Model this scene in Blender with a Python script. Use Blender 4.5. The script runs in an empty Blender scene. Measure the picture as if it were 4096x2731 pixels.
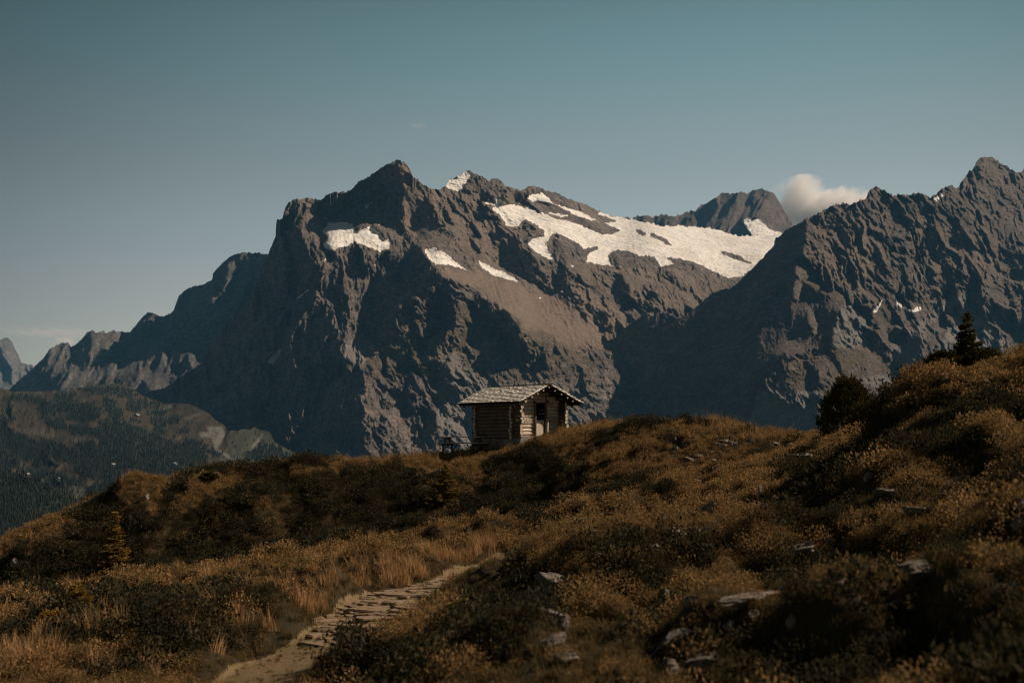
import bpy, bmesh, math, random
import numpy as np
from mathutils import Vector, Matrix

sc = bpy.context.scene
col = sc.collection
random.seed(7)
rng = np.random.default_rng(11)

# ---------------------------------------------------------------- camera
F = 1075.0                       # focal length in pixels of a 1024 wide frame
PITCH = math.atan((436.0 - 341.0) / F)
cam_d = bpy.data.cameras.new("camera")
cam = bpy.data.objects.new("camera", cam_d)
col.objects.link(cam)
cam.location = (0, 0, 0)
cam.rotation_euler = (math.pi / 2 + PITCH, 0, 0)
cam_d.sensor_width = 36.0
cam_d.lens = 36.0 * F / 1024.0
cam_d.clip_start = 0.1
cam_d.clip_end = 60000
cam_d.dof.use_dof = True
cam_d.dof.focus_distance = 56.0
cam_d.dof.aperture_fstop = 2.2
sc.camera = cam

# ---------------------------------------------------------------- light and sky
SUN_AZ = math.radians(80.0)      # to the right of the view, a little beyond the hut
SUN_EL = math.radians(38.5)
sun_dir = Vector((math.sin(SUN_AZ) * math.cos(SUN_EL), math.cos(SUN_AZ) * math.cos(SUN_EL), math.sin(SUN_EL)))
sun_d = bpy.data.lights.new("sun", 'SUN')
sun_d.energy = 5.0
sun_d.angle = math.radians(0.53)
sun_d.color = (1.0, 0.83, 0.66)
sun = bpy.data.objects.new("sun", sun_d)
col.objects.link(sun)
sun.rotation_euler = (-sun_dir).to_track_quat('-Z', 'Y').to_euler()
sun.location = (40, 0, 60)

world = bpy.data.worlds.new("World")
sc.world = world
world.use_nodes = True
wn = world.node_tree.nodes
wl = world.node_tree.links
bg = wn["Background"]
sky = wn.new("ShaderNodeTexSky")
sky.sky_type = 'NISHITA'
sky.sun_disc = False
sky.sun_elevation = SUN_EL
sky.sun_rotation = SUN_AZ
sky.altitude = 2200
sky.air_density = 1.0
sky.dust_density = 2.2
sky.ozone_density = 1.0
hs = wn.new("ShaderNodeHueSaturation")
hs.inputs["Saturation"].default_value = 0.62
hs.inputs["Value"].default_value = 1.0
tint = wn.new("ShaderNodeMixRGB")
tint.blend_type = 'MULTIPLY'
tint.inputs[0].default_value = 1.0
tint.inputs[2].default_value = (0.80, 1.0, 0.86, 1)
wl.new(sky.outputs[0], hs.inputs["Color"])
wl.new(hs.outputs[0], tint.inputs[1])
# clear autumn sky: pale and warm low over the range, falling off towards the deep upper sky and to the left
tc = wn.new("ShaderNodeTexCoord")
sep = wn.new("ShaderNodeSeparateXYZ")
wl.new(tc.outputs["Generated"], sep.inputs[0])
asin = wn.new("ShaderNodeMath"); asin.operation = 'ARCSINE'
wl.new(sep.outputs["Z"], asin.inputs[0])
mr = wn.new("ShaderNodeMapRange")
mr.inputs[1].default_value = 0.0; mr.inputs[2].default_value = math.radians(45)
wl.new(asin.outputs[0], mr.inputs[0])
ramp = wn.new("ShaderNodeValToRGB")
cr = ramp.color_ramp
cr.interpolation = 'LINEAR'
cr.elements[0].position = 0.0; cr.elements[0].color = (1.0, .66, .58, 1)
cr.elements[1].position = 1.0; cr.elements[1].color = (.33, .36, .37, 1)
for p_, c_ in ((.10, (1.0, .67, .60, 1)), (.17, (1.0, .68, .615, 1)), (.24, (.93, .70, .64, 1)), (.305, (.85, .66, .60, 1)), (.36, (.78, .672, .615, 1)), (.42, (.66, .68, .63, 1)), (.47, (.61, .66, .61, 1)), (.55, (.50, .53, .51, 1))):
    e = cr.elements.new(p_); e.color = c_
wl.new(mr.outputs[0], ramp.inputs[0])
dotn = wn.new("ShaderNodeVectorMath"); dotn.operation = 'DOT_PRODUCT'
_az = math.radians(5)
dotn.inputs[1].default_value = (math.sin(_az), math.cos(_az), 0)
wl.new(tc.outputs["Generated"], dotn.inputs[0])
lat = wn.new("ShaderNodeMapRange"); lat.interpolation_type = 'SMOOTHSTEP'
lat.inputs[1].default_value = math.cos(math.radians(40)); lat.inputs[2].default_value = 1.0
lat.inputs[3].default_value = .38; lat.inputs[4].default_value = 1.0
wl.new(dotn.outputs["Value"], lat.inputs[0])
sc2 = wn.new("ShaderNodeMixRGB"); sc2.blend_type = 'MULTIPLY'; sc2.inputs[0].default_value = 1.0
wl.new(tint.outputs[0], sc2.inputs[1]); wl.new(ramp.outputs[0], sc2.inputs[2])
sc3 = wn.new("ShaderNodeMixRGB"); sc3.blend_type = 'MULTIPLY'; sc3.inputs[0].default_value = 1.0
wl.new(sc2.outputs[0], sc3.inputs[1]); wl.new(lat.outputs[0], sc3.inputs[2])
wl.new(sc3.outputs[0], bg.inputs["Color"])
bg.inputs["Strength"].default_value = 0.124

sc.view_settings.view_transform = 'Standard'
sc.view_settings.look = 'None'
sc.view_settings.exposure = 0.22
sc.view_settings.gamma = 1.0
sc.cycles.max_bounces = 6
sc.cycles.diffuse_bounces = 3
sc.cycles.transparent_max_bounces = 8
sc.cycles.volume_bounces = 3
sc.cycles.filter_width = 1.15

# ---------------------------------------------------------------- numeric helpers
CP, SP = math.cos(PITCH), math.sin(PITCH)


def unproj(px, py, D):
    """pixel of the 1024 x 682.75 frame and distance along +Y -> world point"""
    xs = (np.asarray(px, float) - 512.0) / F
    zs = -(np.asarray(py, float) - 341.375) / F
    y = CP - SP * zs
    z = SP + CP * zs
    D = np.asarray(D, float)
    return np.stack([xs / y * D, D + 0 * xs, z / y * D], axis=-1)


def project(p):
    p = np.asarray(p, float)
    x, y, z = p[..., 0], p[..., 1], p[..., 2]
    yc = CP * y + SP * z
    zc = -SP * y + CP * z
    return 512 + F * x / yc, 341.375 - F * zc / yc


def _hash(ix, iy, seed):
    h = (ix.astype(np.int64) * 374761393 + iy.astype(np.int64) * 668265263 + seed * 974711 + 12345) & 0xFFFFFFFF
    h = ((h ^ (h >> 13)) * 1274126177) & 0xFFFFFFFF
    h = (h ^ (h >> 16)) & 0xFFFF
    return h


def perlin(x, y, seed=0):
    ix = np.floor(x); iy = np.floor(y)
    fx = x - ix; fy = y - iy
    u = fx * fx * fx * (fx * (fx * 6 - 15) + 10)
    v = fy * fy * fy * (fy * (fy * 6 - 15) + 10)

    def g(dx, dy):
        a = _hash(ix + dx, iy + dy, seed) * (2 * math.pi / 65536.0)
        return np.cos(a) * (fx - dx) + np.sin(a) * (fy - dy)
    n0 = g(0, 0) * (1 - u) + g(1, 0) * u
    n1 = g(0, 1) * (1 - u) + g(1, 1) * u
    return (n0 * (1 - v) + n1 * v) * 1.5


def fbm(x, y, seed=0, octv=4, gain=0.5, lac=2.03):
    s = 0; a = 1.0
    for o in range(octv):
        s = s + a * perlin(x, y, seed + 17 * o)
        x = x * lac + 3.1; y = y * lac - 7.7
        a *= gain
    return s


def ridged(x, y, seed=0, octv=4, gain=0.5, lac=2.03):
    s = 0; a = 1.0; w = 1.0
    for o in range(octv):
        n = 1 - np.abs(perlin(x, y, seed + 31 * o))
        n = n * n * w
        s = s + a * n
        w = np.clip(n * 1.6, 0, 1)
        x = x * lac + 5.3; y = y * lac + 1.9
        a *= gain
    return s


def worley(x, y, seed=0):
    """distance to the nearest scattered point: cones with sharp creases between them"""
    ix = np.floor(x); iy = np.floor(y)
    fx = x - ix; fy = y - iy
    best = np.full(np.shape(x), 9.0)
    for dx in (-1, 0, 1):
        for dy in (-1, 0, 1):
            h = _hash(ix + dx, iy + dy, seed)
            px_ = dx + (h & 255) / 255.0 - fx
            py_ = dy + ((h >> 8) & 255) / 255.0 - fy
            best = np.minimum(best, px_ * px_ + py_ * py_)
    return np.sqrt(best)


def gblur(a, s):
    if s < 0.3:
        return a
    r = max(1, int(3 * s))
    k = np.exp(-0.5 * (np.arange(-r, r + 1) / s) ** 2); k /= k.sum()
    for ax in (0, 1):
        p = [(0, 0), (0, 0)]; p[ax] = (r, r)
        b = np.pad(a, p, mode='edge')
        n = a.shape[ax]
        # FFT along the axis
        L = b.shape[ax]
        m = 1 << (L + 2 * r).bit_length()
        fb = np.fft.rfft(b, m, axis=ax)
        fk = np.fft.rfft(k, m)
        sh = [1, 1]; sh[ax] = -1
        c = np.fft.irfft(fb * fk.reshape(sh), m, axis=ax)
        a = np.take(c, np.arange(2 * r, 2 * r + n), axis=ax)
    return a


def inpoly(poly, X, Y):
    poly = np.asarray(poly, float)
    x0, y0 = poly.min(0); x1, y1 = poly.max(0)
    out = np.zeros(X.shape, bool)
    bb = (X >= x0) & (X <= x1) & (Y >= y0) & (Y <= y1)
    xs = X[bb]; ys = Y[bb]
    ins = np.zeros(xs.shape, bool)
    n = len(poly)
    for i in range(n):
        xa, ya = poly[i]; xb, yb = poly[(i + 1) % n]
        if ya == yb:
            continue
        c = ((ya > ys) != (yb > ys)) & (xs < (xb - xa) * (ys - ya) / (yb - ya) + xa)
        ins ^= c
    out[bb] = ins
    return out


def rbf(pts, X, Y, smooth=0.0, scale=100.0):
    """thin plate spline through (x, y, value)"""
    P = np.asarray(pts, float)
    n = len(P)
    xy = P[:, :2] / scale
    d2 = ((xy[:, None] - xy[None]) ** 2).sum(-1)
    K = 0.5 * d2 * np.log(d2 + 1e-12) + smooth * np.eye(n)
    A = np.zeros((n + 3, n + 3))
    A[:n, :n] = K
    A[:n, n] = 1; A[:n, n + 1:] = xy
    A[n, :n] = 1; A[n + 1:, :n] = xy.T
    w = np.linalg.solve(A, np.concatenate([P[:, 2], np.zeros(3)]))
    x = X.ravel() / scale; y = Y.ravel() / scale
    out = w[n] + w[n + 1] * x + w[n + 2] * y
    for i in range(n):
        r2 = (x - xy[i, 0]) ** 2 + (y - xy[i, 1]) ** 2
        out = out + w[i] * 0.5 * r2 * np.log(r2 + 1e-12)
    return out.reshape(X.shape)


class Lattice:
    def __init__(s, x0, x1, y0, y1, step):
        s.x0, s.y0, s.st = x0, y0, step
        s.X, s.Y = np.meshgrid(np.arange(x0, x1 + step, step), np.arange(y0, y1 + step, step))

    def sample(s, A, px, py):
        u = np.clip((px - s.x0) / s.st, 0, A.shape[1] - 1.001)
        v = np.clip((py - s.y0) / s.st, 0, A.shape[0] - 1.001)
        i = u.astype(int); j = v.astype(int)
        fu = u - i; fv = v - j
        return (A[j, i] * (1 - fu) + A[j, i + 1] * fu) * (1 - fv) + (A[j + 1, i] * (1 - fu) + A[j + 1, i + 1] * fu) * fv

    def coarse_rbf(s, pts, k=6, smooth=0.0):
        L = Lattice(s.x0 - 2, s.X[0, -1] + k * s.st + 2, s.y0 - 2, s.Y[-1, 0] + k * s.st + 2, k * s.st)
        return L.sample(rbf(pts, L.X, L.Y, smooth), s.X, s.Y)

    def mask(s, polys, warp=0.0, seed=5, freq=0.12):
        X, Y = s.X, s.Y
        if warp:
            X = X + warp * fbm(s.X * freq, s.Y * freq, seed, 4)
            Y = Y + warp * fbm(s.X * freq, s.Y * freq, seed + 99, 4)
        m = np.zeros(s.X.shape, bool)
        for p in polys:
            m |= inpoly(p, X, Y)
        return m.astype(float)


def zoomed(ox, oy, s):
    return lambda pts: [(ox + s * a, oy + s * b) for a, b in pts]


R2 = zoomed(0, 250, .17538)
R3 = zoomed(250, 150, .14353)
R4 = zoomed(475, 150, .14347)
R5 = zoomed(725, 137.5, .1913)
R6 = zoomed(0, 450, .1488)
R7 = zoomed(325, 450, .1488)
R8 = zoomed(0, 350, .1116)
R9 = zoomed(775, 300, .10587)
RA = zoomed(175, 525, .1488)
RB = zoomed(625, 400, .08503)
RC = zoomed(650, 400, .1803)

# ---------------------------------------------------------------- object helpers


def tag(o, label=None, cat=None, group=None, kind=None):
    if label: o["label"] = label
    if cat: o["category"] = cat
    if group: o["group"] = group
    if kind: o["kind"] = kind
    return o


def mesh_obj(name, verts, faces, mat, parent=None, smooth=True, attrs=None, colors=None):
    """verts (n,3), faces (m,3|4) numpy or list of lists"""
    me = bpy.data.meshes.new(name)
    verts = np.asarray(verts, np.float32).reshape(-1, 3)
    if isinstance(faces, np.ndarray):
        nf, k = faces.shape
        me.vertices.add(len(verts)); me.vertices.foreach_set("co", verts.ravel())
        me.loops.add(nf * k); me.loops.foreach_set("vertex_index", faces.astype(np.int32).ravel())
        me.polygons.add(nf)
        me.polygons.foreach_set("loop_start", np.arange(0, nf * k, k, dtype=np.int32))
        me.update(calc_edges=True)
    else:
        me.from_pydata(verts.tolist(), [], faces)
    me.polygons.foreach_set("use_smooth", np.full(len(me.polygons), smooth))
    for an, av in (attrs or {}).items():
        a = me.attributes.new(an, 'FLOAT', 'POINT')
        a.data.foreach_set("value", np.asarray(av, np.float32).ravel())
    if mat is not None:
        me.materials.append(mat)
    me.update()
    o = bpy.data.objects.new(name, me)
    col.objects.link(o)
    if parent is not None:
        o.parent = parent
    return o


def empty(name, loc=(0, 0, 0), rot=(0, 0, 0)):
    o = bpy.data.objects.new(name, None)
    o.empty_display_size = 0.3
    o.location = loc
    o.rotation_euler = rot
    col.objects.link(o)
    return o


def grid_faces(ny, nx, keep=None):
    i = np.arange(ny * nx).reshape(ny, nx)
    f = np.stack([i[:-1, :-1], i[1:, :-1], i[1:, 1:], i[:-1, 1:]], -1)
    if keep is not None:
        return f[keep]
    return f.reshape(-1, 4)


# ---------------------------------------------------------------- node helpers
class NT:
    def __init__(s, name):
        s.m = bpy.data.materials.new(name)
        s.m.use_nodes = True
        s.n = s.m.node_tree.nodes; s.l = s.m.node_tree.links
        s.b = s.n["Principled BSDF"]
        s.b.inputs["Roughness"].default_value = 0.9
        s.b.inputs["Specular IOR Level"].default_value = 0.15

    def new(s, t, **kw):
        n = s.n.new(t)
        for k, v in kw.items():
            setattr(n, k, v)
        return n

    def put(s, v, inp):
        if isinstance(v, bpy.types.NodeSocket):
            s.l.new(v, inp)
        else:
            if isinstance(v, tuple) and len(v) == 3 and inp.type == 'RGBA':
                v = v + (1,)
            inp.default_value = v

    def noise(s, vec, scale, detail=4, rough=.55, dist=0.0):
        n = s.new("ShaderNodeTexNoise")
        s.put(vec, n.inputs["Vector"])
        n.inputs["Scale"].default_value = scale
        n.inputs["Detail"].default_value = detail
        n.inputs["Roughness"].default_value = rough
        n.inputs["Distortion"].default_value = dist
        return n.outputs["Fac"]

    def coord(s, which="Object", scale=None):
        o = s.new("ShaderNodeTexCoord").outputs[which]
        if scale:
            mp = s.new("ShaderNodeMapping")
            mp.inputs["Scale"].default_value = scale
            s.l.new(o, mp.inputs["Vector"])
            o = mp.outputs[0]
        return o

    def rng(s, v, a, b, c=0.0, d=1.0, smooth=True):
        n = s.new("ShaderNodeMapRange")
        n.interpolation_type = 'SMOOTHSTEP' if smooth else 'LINEAR'
        s.put(v, n.inputs[0])
        for k, x in enumerate((a, b, c, d)):
            n.inputs[k + 1].default_value = x
        return n.outputs[0]

    def mix(s, f, a, b, mode='MIX'):
        n = s.new("ShaderNodeMixRGB")
        n.blend_type = mode
        s.put(f, n.inputs[0]); s.put(a, n.inputs[1]); s.put(b, n.inputs[2])
        return n.outputs[0]

    def math(s, op, a, b=0.0):
        n = s.new("ShaderNodeMath"); n.operation = op
        s.put(a, n.inputs[0]); s.put(b, n.inputs[1])
        return n.outputs[0]

    def attr(s, name):
        n = s.new("ShaderNodeAttribute"); n.attribute_name = name
        return n.outputs["Fac"]

    def bump(s, h, strength=.5, dist=1.0):
        n = s.new("ShaderNodeBump")
        n.inputs["Strength"].default_value = strength
        n.inputs["Distance"].default_value = dist
        s.put(h, n.inputs["Height"])
        s.l.new(n.outputs[0], s.b.inputs["Normal"])

    def base(s, c):
        s.put(c, s.b.inputs["Base Color"])
        return s.m
# ================================================================ mountains
def rock_material(name, dark, light, warm, grass):
    t = NT(name)
    co = t.coord()
    n1 = t.noise(co, 0.004, 6, .6)
    n2 = t.noise(t.coord("Object", (1, 1, 4)), 0.012, 6, .65, .6)
    n3 = t.noise(co, 0.06, 5, .7)
    c = t.mix(t.rng(n1, .3, .7), dark, light)
    c = t.mix(t.math('MULTIPLY', t.rng(n2, .45, .75), .55), c, tuple(v * 1.5 for v in light))
    c = t.mix(t.math('MULTIPLY', t.rng(n3, .55, .75), .5), c, tuple(v * .6 for v in dark))
    n4 = t.noise(t.coord("Object", (1, 1, 3.2)), .026, 5, .7, .8)
    c = t.mix(t.math('MULTIPLY', t.rng(n4, .46, .62), .40), c, tuple(v * .55 for v in dark))
    c = t.mix(t.math('MULTIPLY', t.rng(n4, .50, .36), .40), c, tuple(v * 1.7 for v in light))
    for (sc_, str_, am_) in ((.011, (1, 1, .45), .55), (.030, (1, 1, .6), .55), (.016, (.5, .5, 2.6), .5)):
        q = t.noise(t.coord("Object", str_), sc_, 7, .68, .9)
        line = t.rng(t.math('ABSOLUTE', t.math('SUBTRACT', q, .5)), .0, .035, 1.0, 0.0)
        c = t.mix(t.math('MULTIPLY', line, am_), c, tuple(v * .35 for v in dark))
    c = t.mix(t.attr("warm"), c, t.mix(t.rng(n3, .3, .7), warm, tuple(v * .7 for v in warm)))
    g = t.math('MULTIPLY', t.attr("grass"), t.rng(t.noise(t.coord("Object", (1, 1, 2.5)), .014, 8, .72), .44, .54))
    c = t.mix(g, c, t.mix(t.rng(n3, .35, .65), grass, tuple(v * .6 for v in grass)))
    c = t.mix(t.attr("pale"), c, t.mix(t.rng(n3, .35, .65), (.30, .27, .25), (.19, .18, .17)))
    t.bump(t.noise(co, .045, 10, .82), 1.0, 24)
    return t.base(c)


def snow_material(name):
    t = NT(name)
    co = t.coord()
    n = t.noise(t.coord("Object", (1, .6, 2)), .02, 7, .65, .5)
    c = t.mix(t.rng(n, .42, .7), (.76, .705, .645), (.55, .53, .51))
    c = t.mix(t.rng(t.noise(co, .004, 5, .6), .48, .72), c, (.63, .57, .50))
    cv = t.noise(t.coord("Object", (.35, .8, 3.0)), .028, 6, .7, 1.2)
    patch = t.rng(t.noise(co, .0035, 3, .6), .45, .6)
    c = t.mix(t.math('MULTIPLY', t.math('MULTIPLY', t.rng(cv, .52, .62), patch), .85), c, (.25, .28, .30))
    t.bump(t.noise(t.coord("Object", (.4, 1, 2.6)), .014, 8, .66), 1.0, 22)
    t.b.inputs["Roughness"].default_value = .7
    return t.base(c)


M_ROCK = rock_material("grey_limestone", (.112, .093, .082), (.265, .209, .172), (.31, .225, .165), (.135, .098, .054))
M_ROCK2 = rock_material("brown_schist", (.098, .078, .067), (.205, .156, .124), (.27, .19, .135), (.135, .096, .054))
M_ROCK3 = rock_material("pale_limestone", (.090, .083, .078), (.190, .170, .155), (.180, .130, .090), (.085, .062, .034))
M_SNOW = snow_material("glacier_ice")


def facing_relief(lat, g, Dbase, leak=70.0, vblur=2.0, vert=.35):
    """integrate a sideways facing field (dDepth/dx) into relief, in metres"""
    g = gblur(g, vblur / lat.st)
    ny, nx = g.shape
    # least squares in Fourier space: dD/dx follows g, dD/dy stays small, far offsets fade
    G = np.concatenate([g, -g[:, ::-1]], 1)
    G = np.concatenate([G, G[::-1]], 0)
    kx = 2 * np.pi * np.fft.fftfreq(2 * nx)[None]
    ky = 2 * np.pi * np.fft.fftfreq(2 * ny)[:, None]
    k2 = kx ** 2 + vert * ky ** 2 + (lat.st / leak) ** 2
    I = np.fft.ifft2(-1j * kx * np.fft.fft2(G) / k2).real[:ny, :nx]
    return I * Dbase / F * lat.st


def crags(u, v, seed, k=1.0, stretch=2.4, px_m=5.3, scales=(64, 28, 13, 6, 2.8, 1.7), slope=(.11, .16, .21, .26, .25, .18)):
    """ribs and gullies at several sizes, u across and v down the slope, in metres of depth"""
    s = 0
    u0, v0 = u, v
    u = u0 + 5 * fbm(u0 * .02, v0 * .02, seed + 301, 3)
    v = v0 + 7 * fbm(u0 * .02, v0 * .02, seed + 302, 3)
    for i, (w, a) in enumerate(zip(scales, slope)):
        du = .40 * w * fbm(u / w * .9, v / (w * stretch) * 1.6, seed + 50 + i, 3, .6)
        uu = (u + du) / w
        n = 1.0 * (.45 - worley(uu, v / (w * stretch), seed + 7 * i)) + .6 * (ridged(uu * .9, v / (w * stretch), seed + 11 + 7 * i, 3, .55) - .75)
        m = np.clip(.8 + .9 * fbm(u0 / (w * 3.1) + 4.7 * i, v0 / (w * 3.1), seed + 90 + i, 2), .15, 1.6)
        s = s + n * 2.9 * a * w * px_m * m
    return s * k


def build_relief(name, lat, sky_pts, bottom, D, px0, px1, step, mat, attrs, snow=None, jag=1.0, jseed=3, back=900.0, rows_step=None):
    """grid from the skyline down; vertices at their own distance; the far side falls away behind the crest"""
    px = np.arange(px0, px1 + step, step)
    s = np.asarray(sky_pts, float)
    sk = np.interp(px, s[:, 0], s[:, 1])
    sk = sk - jag * (np.abs(perlin(px * .22, px * 0 + .5, jseed)) * 2.0 + 1.2 * np.abs(perlin(px * .6, px * 0 + 2.5, jseed + 1))) + jag * 1.0
    b = np.interp(px, np.asarray(bottom, float)[:, 0], np.asarray(bottom, float)[:, 1])
    ny = int(np.max(b - sk) / (rows_step or step)) + 2
    t = np.linspace(0, 1, ny)[:, None]
    PY = sk[None] + t * (b - sk)[None]
    PX = np.repeat(px[None], ny, 0)
    DD = lat.sample(gblur(D, .5), PX, PY)
    P = unproj(PX, PY, DD)
    # far side
    nb = 10
    top = P[0]
    bk = []
    for k in range(nb, 0, -1):
        q = top.copy()
        f = k / nb
        q[:, 1] += back * f * 1.4 + 8
        q[:, 0] *= q[:, 1] / top[:, 1]
        q[:, 2] -= back * f * (1.0 + .15 * perlin(px * .05 + k, px * 0 + k, 8)) + 2
        bk.append(q)
    V = np.concatenate([np.stack(bk), P], 0)
    A = {}
    for k, a in attrs.items():
        v = lat.sample(a, PX, PY)
        A[k] = np.concatenate([np.repeat(v[:1], nb, 0), v], 0)
    NY, NX = V.shape[:2]
    if snow is None:
        o = mesh_obj(name, V, grid_faces(NY, NX), mat, attrs=A)
        return o, None
    sv = lat.sample(snow, PX, PY)
    sv = np.concatenate([np.repeat(sv[:1] * 0, nb, 0), sv], 0)
    fs = .25 * (sv[:-1, :-1] + sv[1:, :-1] + sv[1:, 1:] + sv[:-1, 1:])
    o = mesh_obj(name, V, grid_faces(NY, NX, fs <= .5), mat, attrs=A)
    f = grid_faces(NY, NX, fs > .5)
    u, inv = np.unique(f, return_inverse=True)
    g = mesh_obj("glacier", V.reshape(-1, 3)[u], inv.reshape(f.shape), M_SNOW)
    tag(g, kind='structure')
    return o, g


# ---- main range with the hanging glaciers
LM = Lattice(120, 842, 140, 486, 0.5)
X, Y = LM.X, LM.Y
sky_main = R2([(760, 790), (860, 800), (940, 785), (1000, 745), (1080, 690), (1155, 640), (1220, 520), (1290, 425), (1350, 370), (1400, 300), (1440, 240), (1470, 170), (1500, 80), (1522, 40)]) + \
    R3([(135, 700), (160, 640), (180, 600), (182, 500), (190, 488), (205, 483), (225, 480), (245, 400), (265, 365), (300, 350), (340, 345), (365, 340), (400, 328), (430, 335), (470, 350), (490, 355), (500, 340), (530, 315), (560, 300), (620, 295), (640, 300), (690, 290), (720, 260), (760, 215), (800, 200), (860, 165), (900, 130), (950, 105), (985, 85), (1010, 75), (1030, 72), (1070, 85), (1100, 105), (1115, 140), (1130, 180), (1160, 200), (1200, 235), (1250, 260), (1290, 272), (1340, 270), (1365, 255), (1390, 205), (1440, 185), (1480, 170), (1500, 145), (1515, 138), (1535, 145), (1560, 160)]) + \
    R4([(0, 165), (50, 185), (100, 215), (130, 195), (165, 200), (200, 240), (240, 260), (280, 265), (310, 285), (345, 270), (375, 245), (410, 250), (460, 265), (520, 290), (570, 298), (610, 325), (650, 340), (700, 355), (750, 370), (800, 395), (850, 420), (900, 440), (960, 465), (1000, 468), (1100, 485), (1200, 505), (1300, 530), (1400, 530), (1480, 532), (1600, 540), (1650, 547), (1720, 565), (1830, 600), (1960, 598), (2091, 590), (2500, 590)])
pts_main = [
    (120, 395, 5300), (135, 389, 5200), (170, 380, 5300), (202, 365, 5500), (225, 325, 5700), (250, 285, 5800), (266, 256, 5850), (276, 222, 5800),
    (285, 205, 5750), (308, 198, 5800), (325, 200, 6000), (345, 192, 6100), (370, 172, 6200), (397, 161, 6250), (412, 175, 6350),
    (440, 189, 6600), (448, 180, 6700), (467, 170, 6900), (492, 178, 7000), (530, 186, 7500), (570, 203, 7900), (620, 218, 8800),
    (700, 227, 9300), (760, 237, 9500), (840, 233, 9700),
    (135, 440, 4400), (170, 430, 4300), (220, 450, 4050), (260, 470, 3900), (330, 478, 3800), (430, 478, 3700), (545, 478, 3900), (650, 478, 4200), (840, 478, 4600),
    (240, 350, 5250), (270, 300, 5500), (287, 260, 5550), (300, 320, 5100), (290, 380, 4800), (320, 410, 4500), (345, 300, 5250),
    (320, 222, 5950), (345, 224, 6000), (385, 240, 5800), (330, 250, 5330), (390, 252, 5400), (355, 212, 6250), (385, 222, 6200), (350, 195, 6400), (378, 185, 6400), (400, 238, 6080),
    (405, 200, 6300), (408, 225, 6270), (415, 245, 5980), (402, 265, 5450), (440, 285, 5100), (455, 300, 4950), (430, 350, 4700), (440, 430, 4150),
    (435, 252, 5650), (470, 268, 5750), (510, 283, 5800), (470, 290, 5350), (520, 320, 5200), (570, 350, 5200), (600, 340, 5600),
    (545, 300, 5900), (560, 270, 6300), (530, 240, 6600), (600, 250, 7000), (650, 240, 7700), (700, 255, 7700), (760, 250, 8500),
    (650, 275, 6700), (700, 280, 7100), (740, 275, 7400), (480, 350, 4850), (520, 370, 4650), (500, 410, 4250), (560, 390, 4500), (600, 380, 4900)]
D0 = LM.coarse_rbf(pts_main, 6, .002)
D0 = 6250 + .54 * (D0 - 6250)
D0 = D0 - 150 * gblur(inpoly(R3([(500, 560), (600, 480), (900, 520), (1000, 640), (980, 690), (760, 660), (560, 700)]), X, Y).astype(float), 7 / LM.st)
lit_main = [
    (1.0, R3([(265, 365), (300, 350), (285, 420), (300, 500), (262, 560), (258, 700), (320, 760), (318, 880), (335, 930), (300, 1000), (258, 1080), (245, 960), (250, 800), (240, 560), (235, 480)])),
    (.7, R3([(330, 345), (430, 335), (490, 355), (520, 420), (560, 490), (520, 570), (490, 640), (420, 620), (365, 570), (370, 470), (330, 440)])),
    (.7, R3([(490, 355), (560, 300), (690, 290), (640, 350), (600, 420), (560, 490), (530, 430)])),
    (.8, R3([(1040, 80), (1100, 100), (1125, 180), (1110, 230), (1110, 330), (1130, 560), (1110, 610), (1070, 560), (1060, 400), (1090, 280), (1050, 200), (1040, 130)])),
    (.5, R3([(370, 560), (420, 700), (440, 800), (400, 780), (380, 660)])),
    (.9, R3([(520, 720), (640, 680), (740, 650), (900, 720), (960, 720), (880, 870), (860, 950), (870, 1060), (850, 1170), (850, 1280), (830, 1380), (790, 1480), (690, 1480), (660, 1350), (670, 1180), (690, 1060), (660, 960), (640, 860), (590, 960), (560, 900), (500, 990), (480, 880), (560, 780)])),
    (.8, R3([(1060, 1060), (1110, 1130), (1070, 1190), (1010, 1200)])),
    (.4, R3([(900, 1380), (1000, 1240), (1120, 1180), (1060, 1250), (940, 1340)])),
    (.9, R3([(1320, 810), (1540, 840), (1916, 930), (2000, 1180), (1800, 1130), (1640, 1010), (1500, 930), (1360, 870)])),
    (.8, R3([(1400, 1380), (1500, 1450), (1560, 1568), (1360, 1600)])),
    (.7, R3([(610, 1430), (640, 1500), (620, 1568), (590, 1568)])), (.7, R3([(900, 1480), (960, 1460), (970, 1568), (920, 1600)])),
    (.8, R4([(560, 1330), (760, 1400), (720, 1560), (560, 1600), (620, 1450)])),
]
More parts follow.
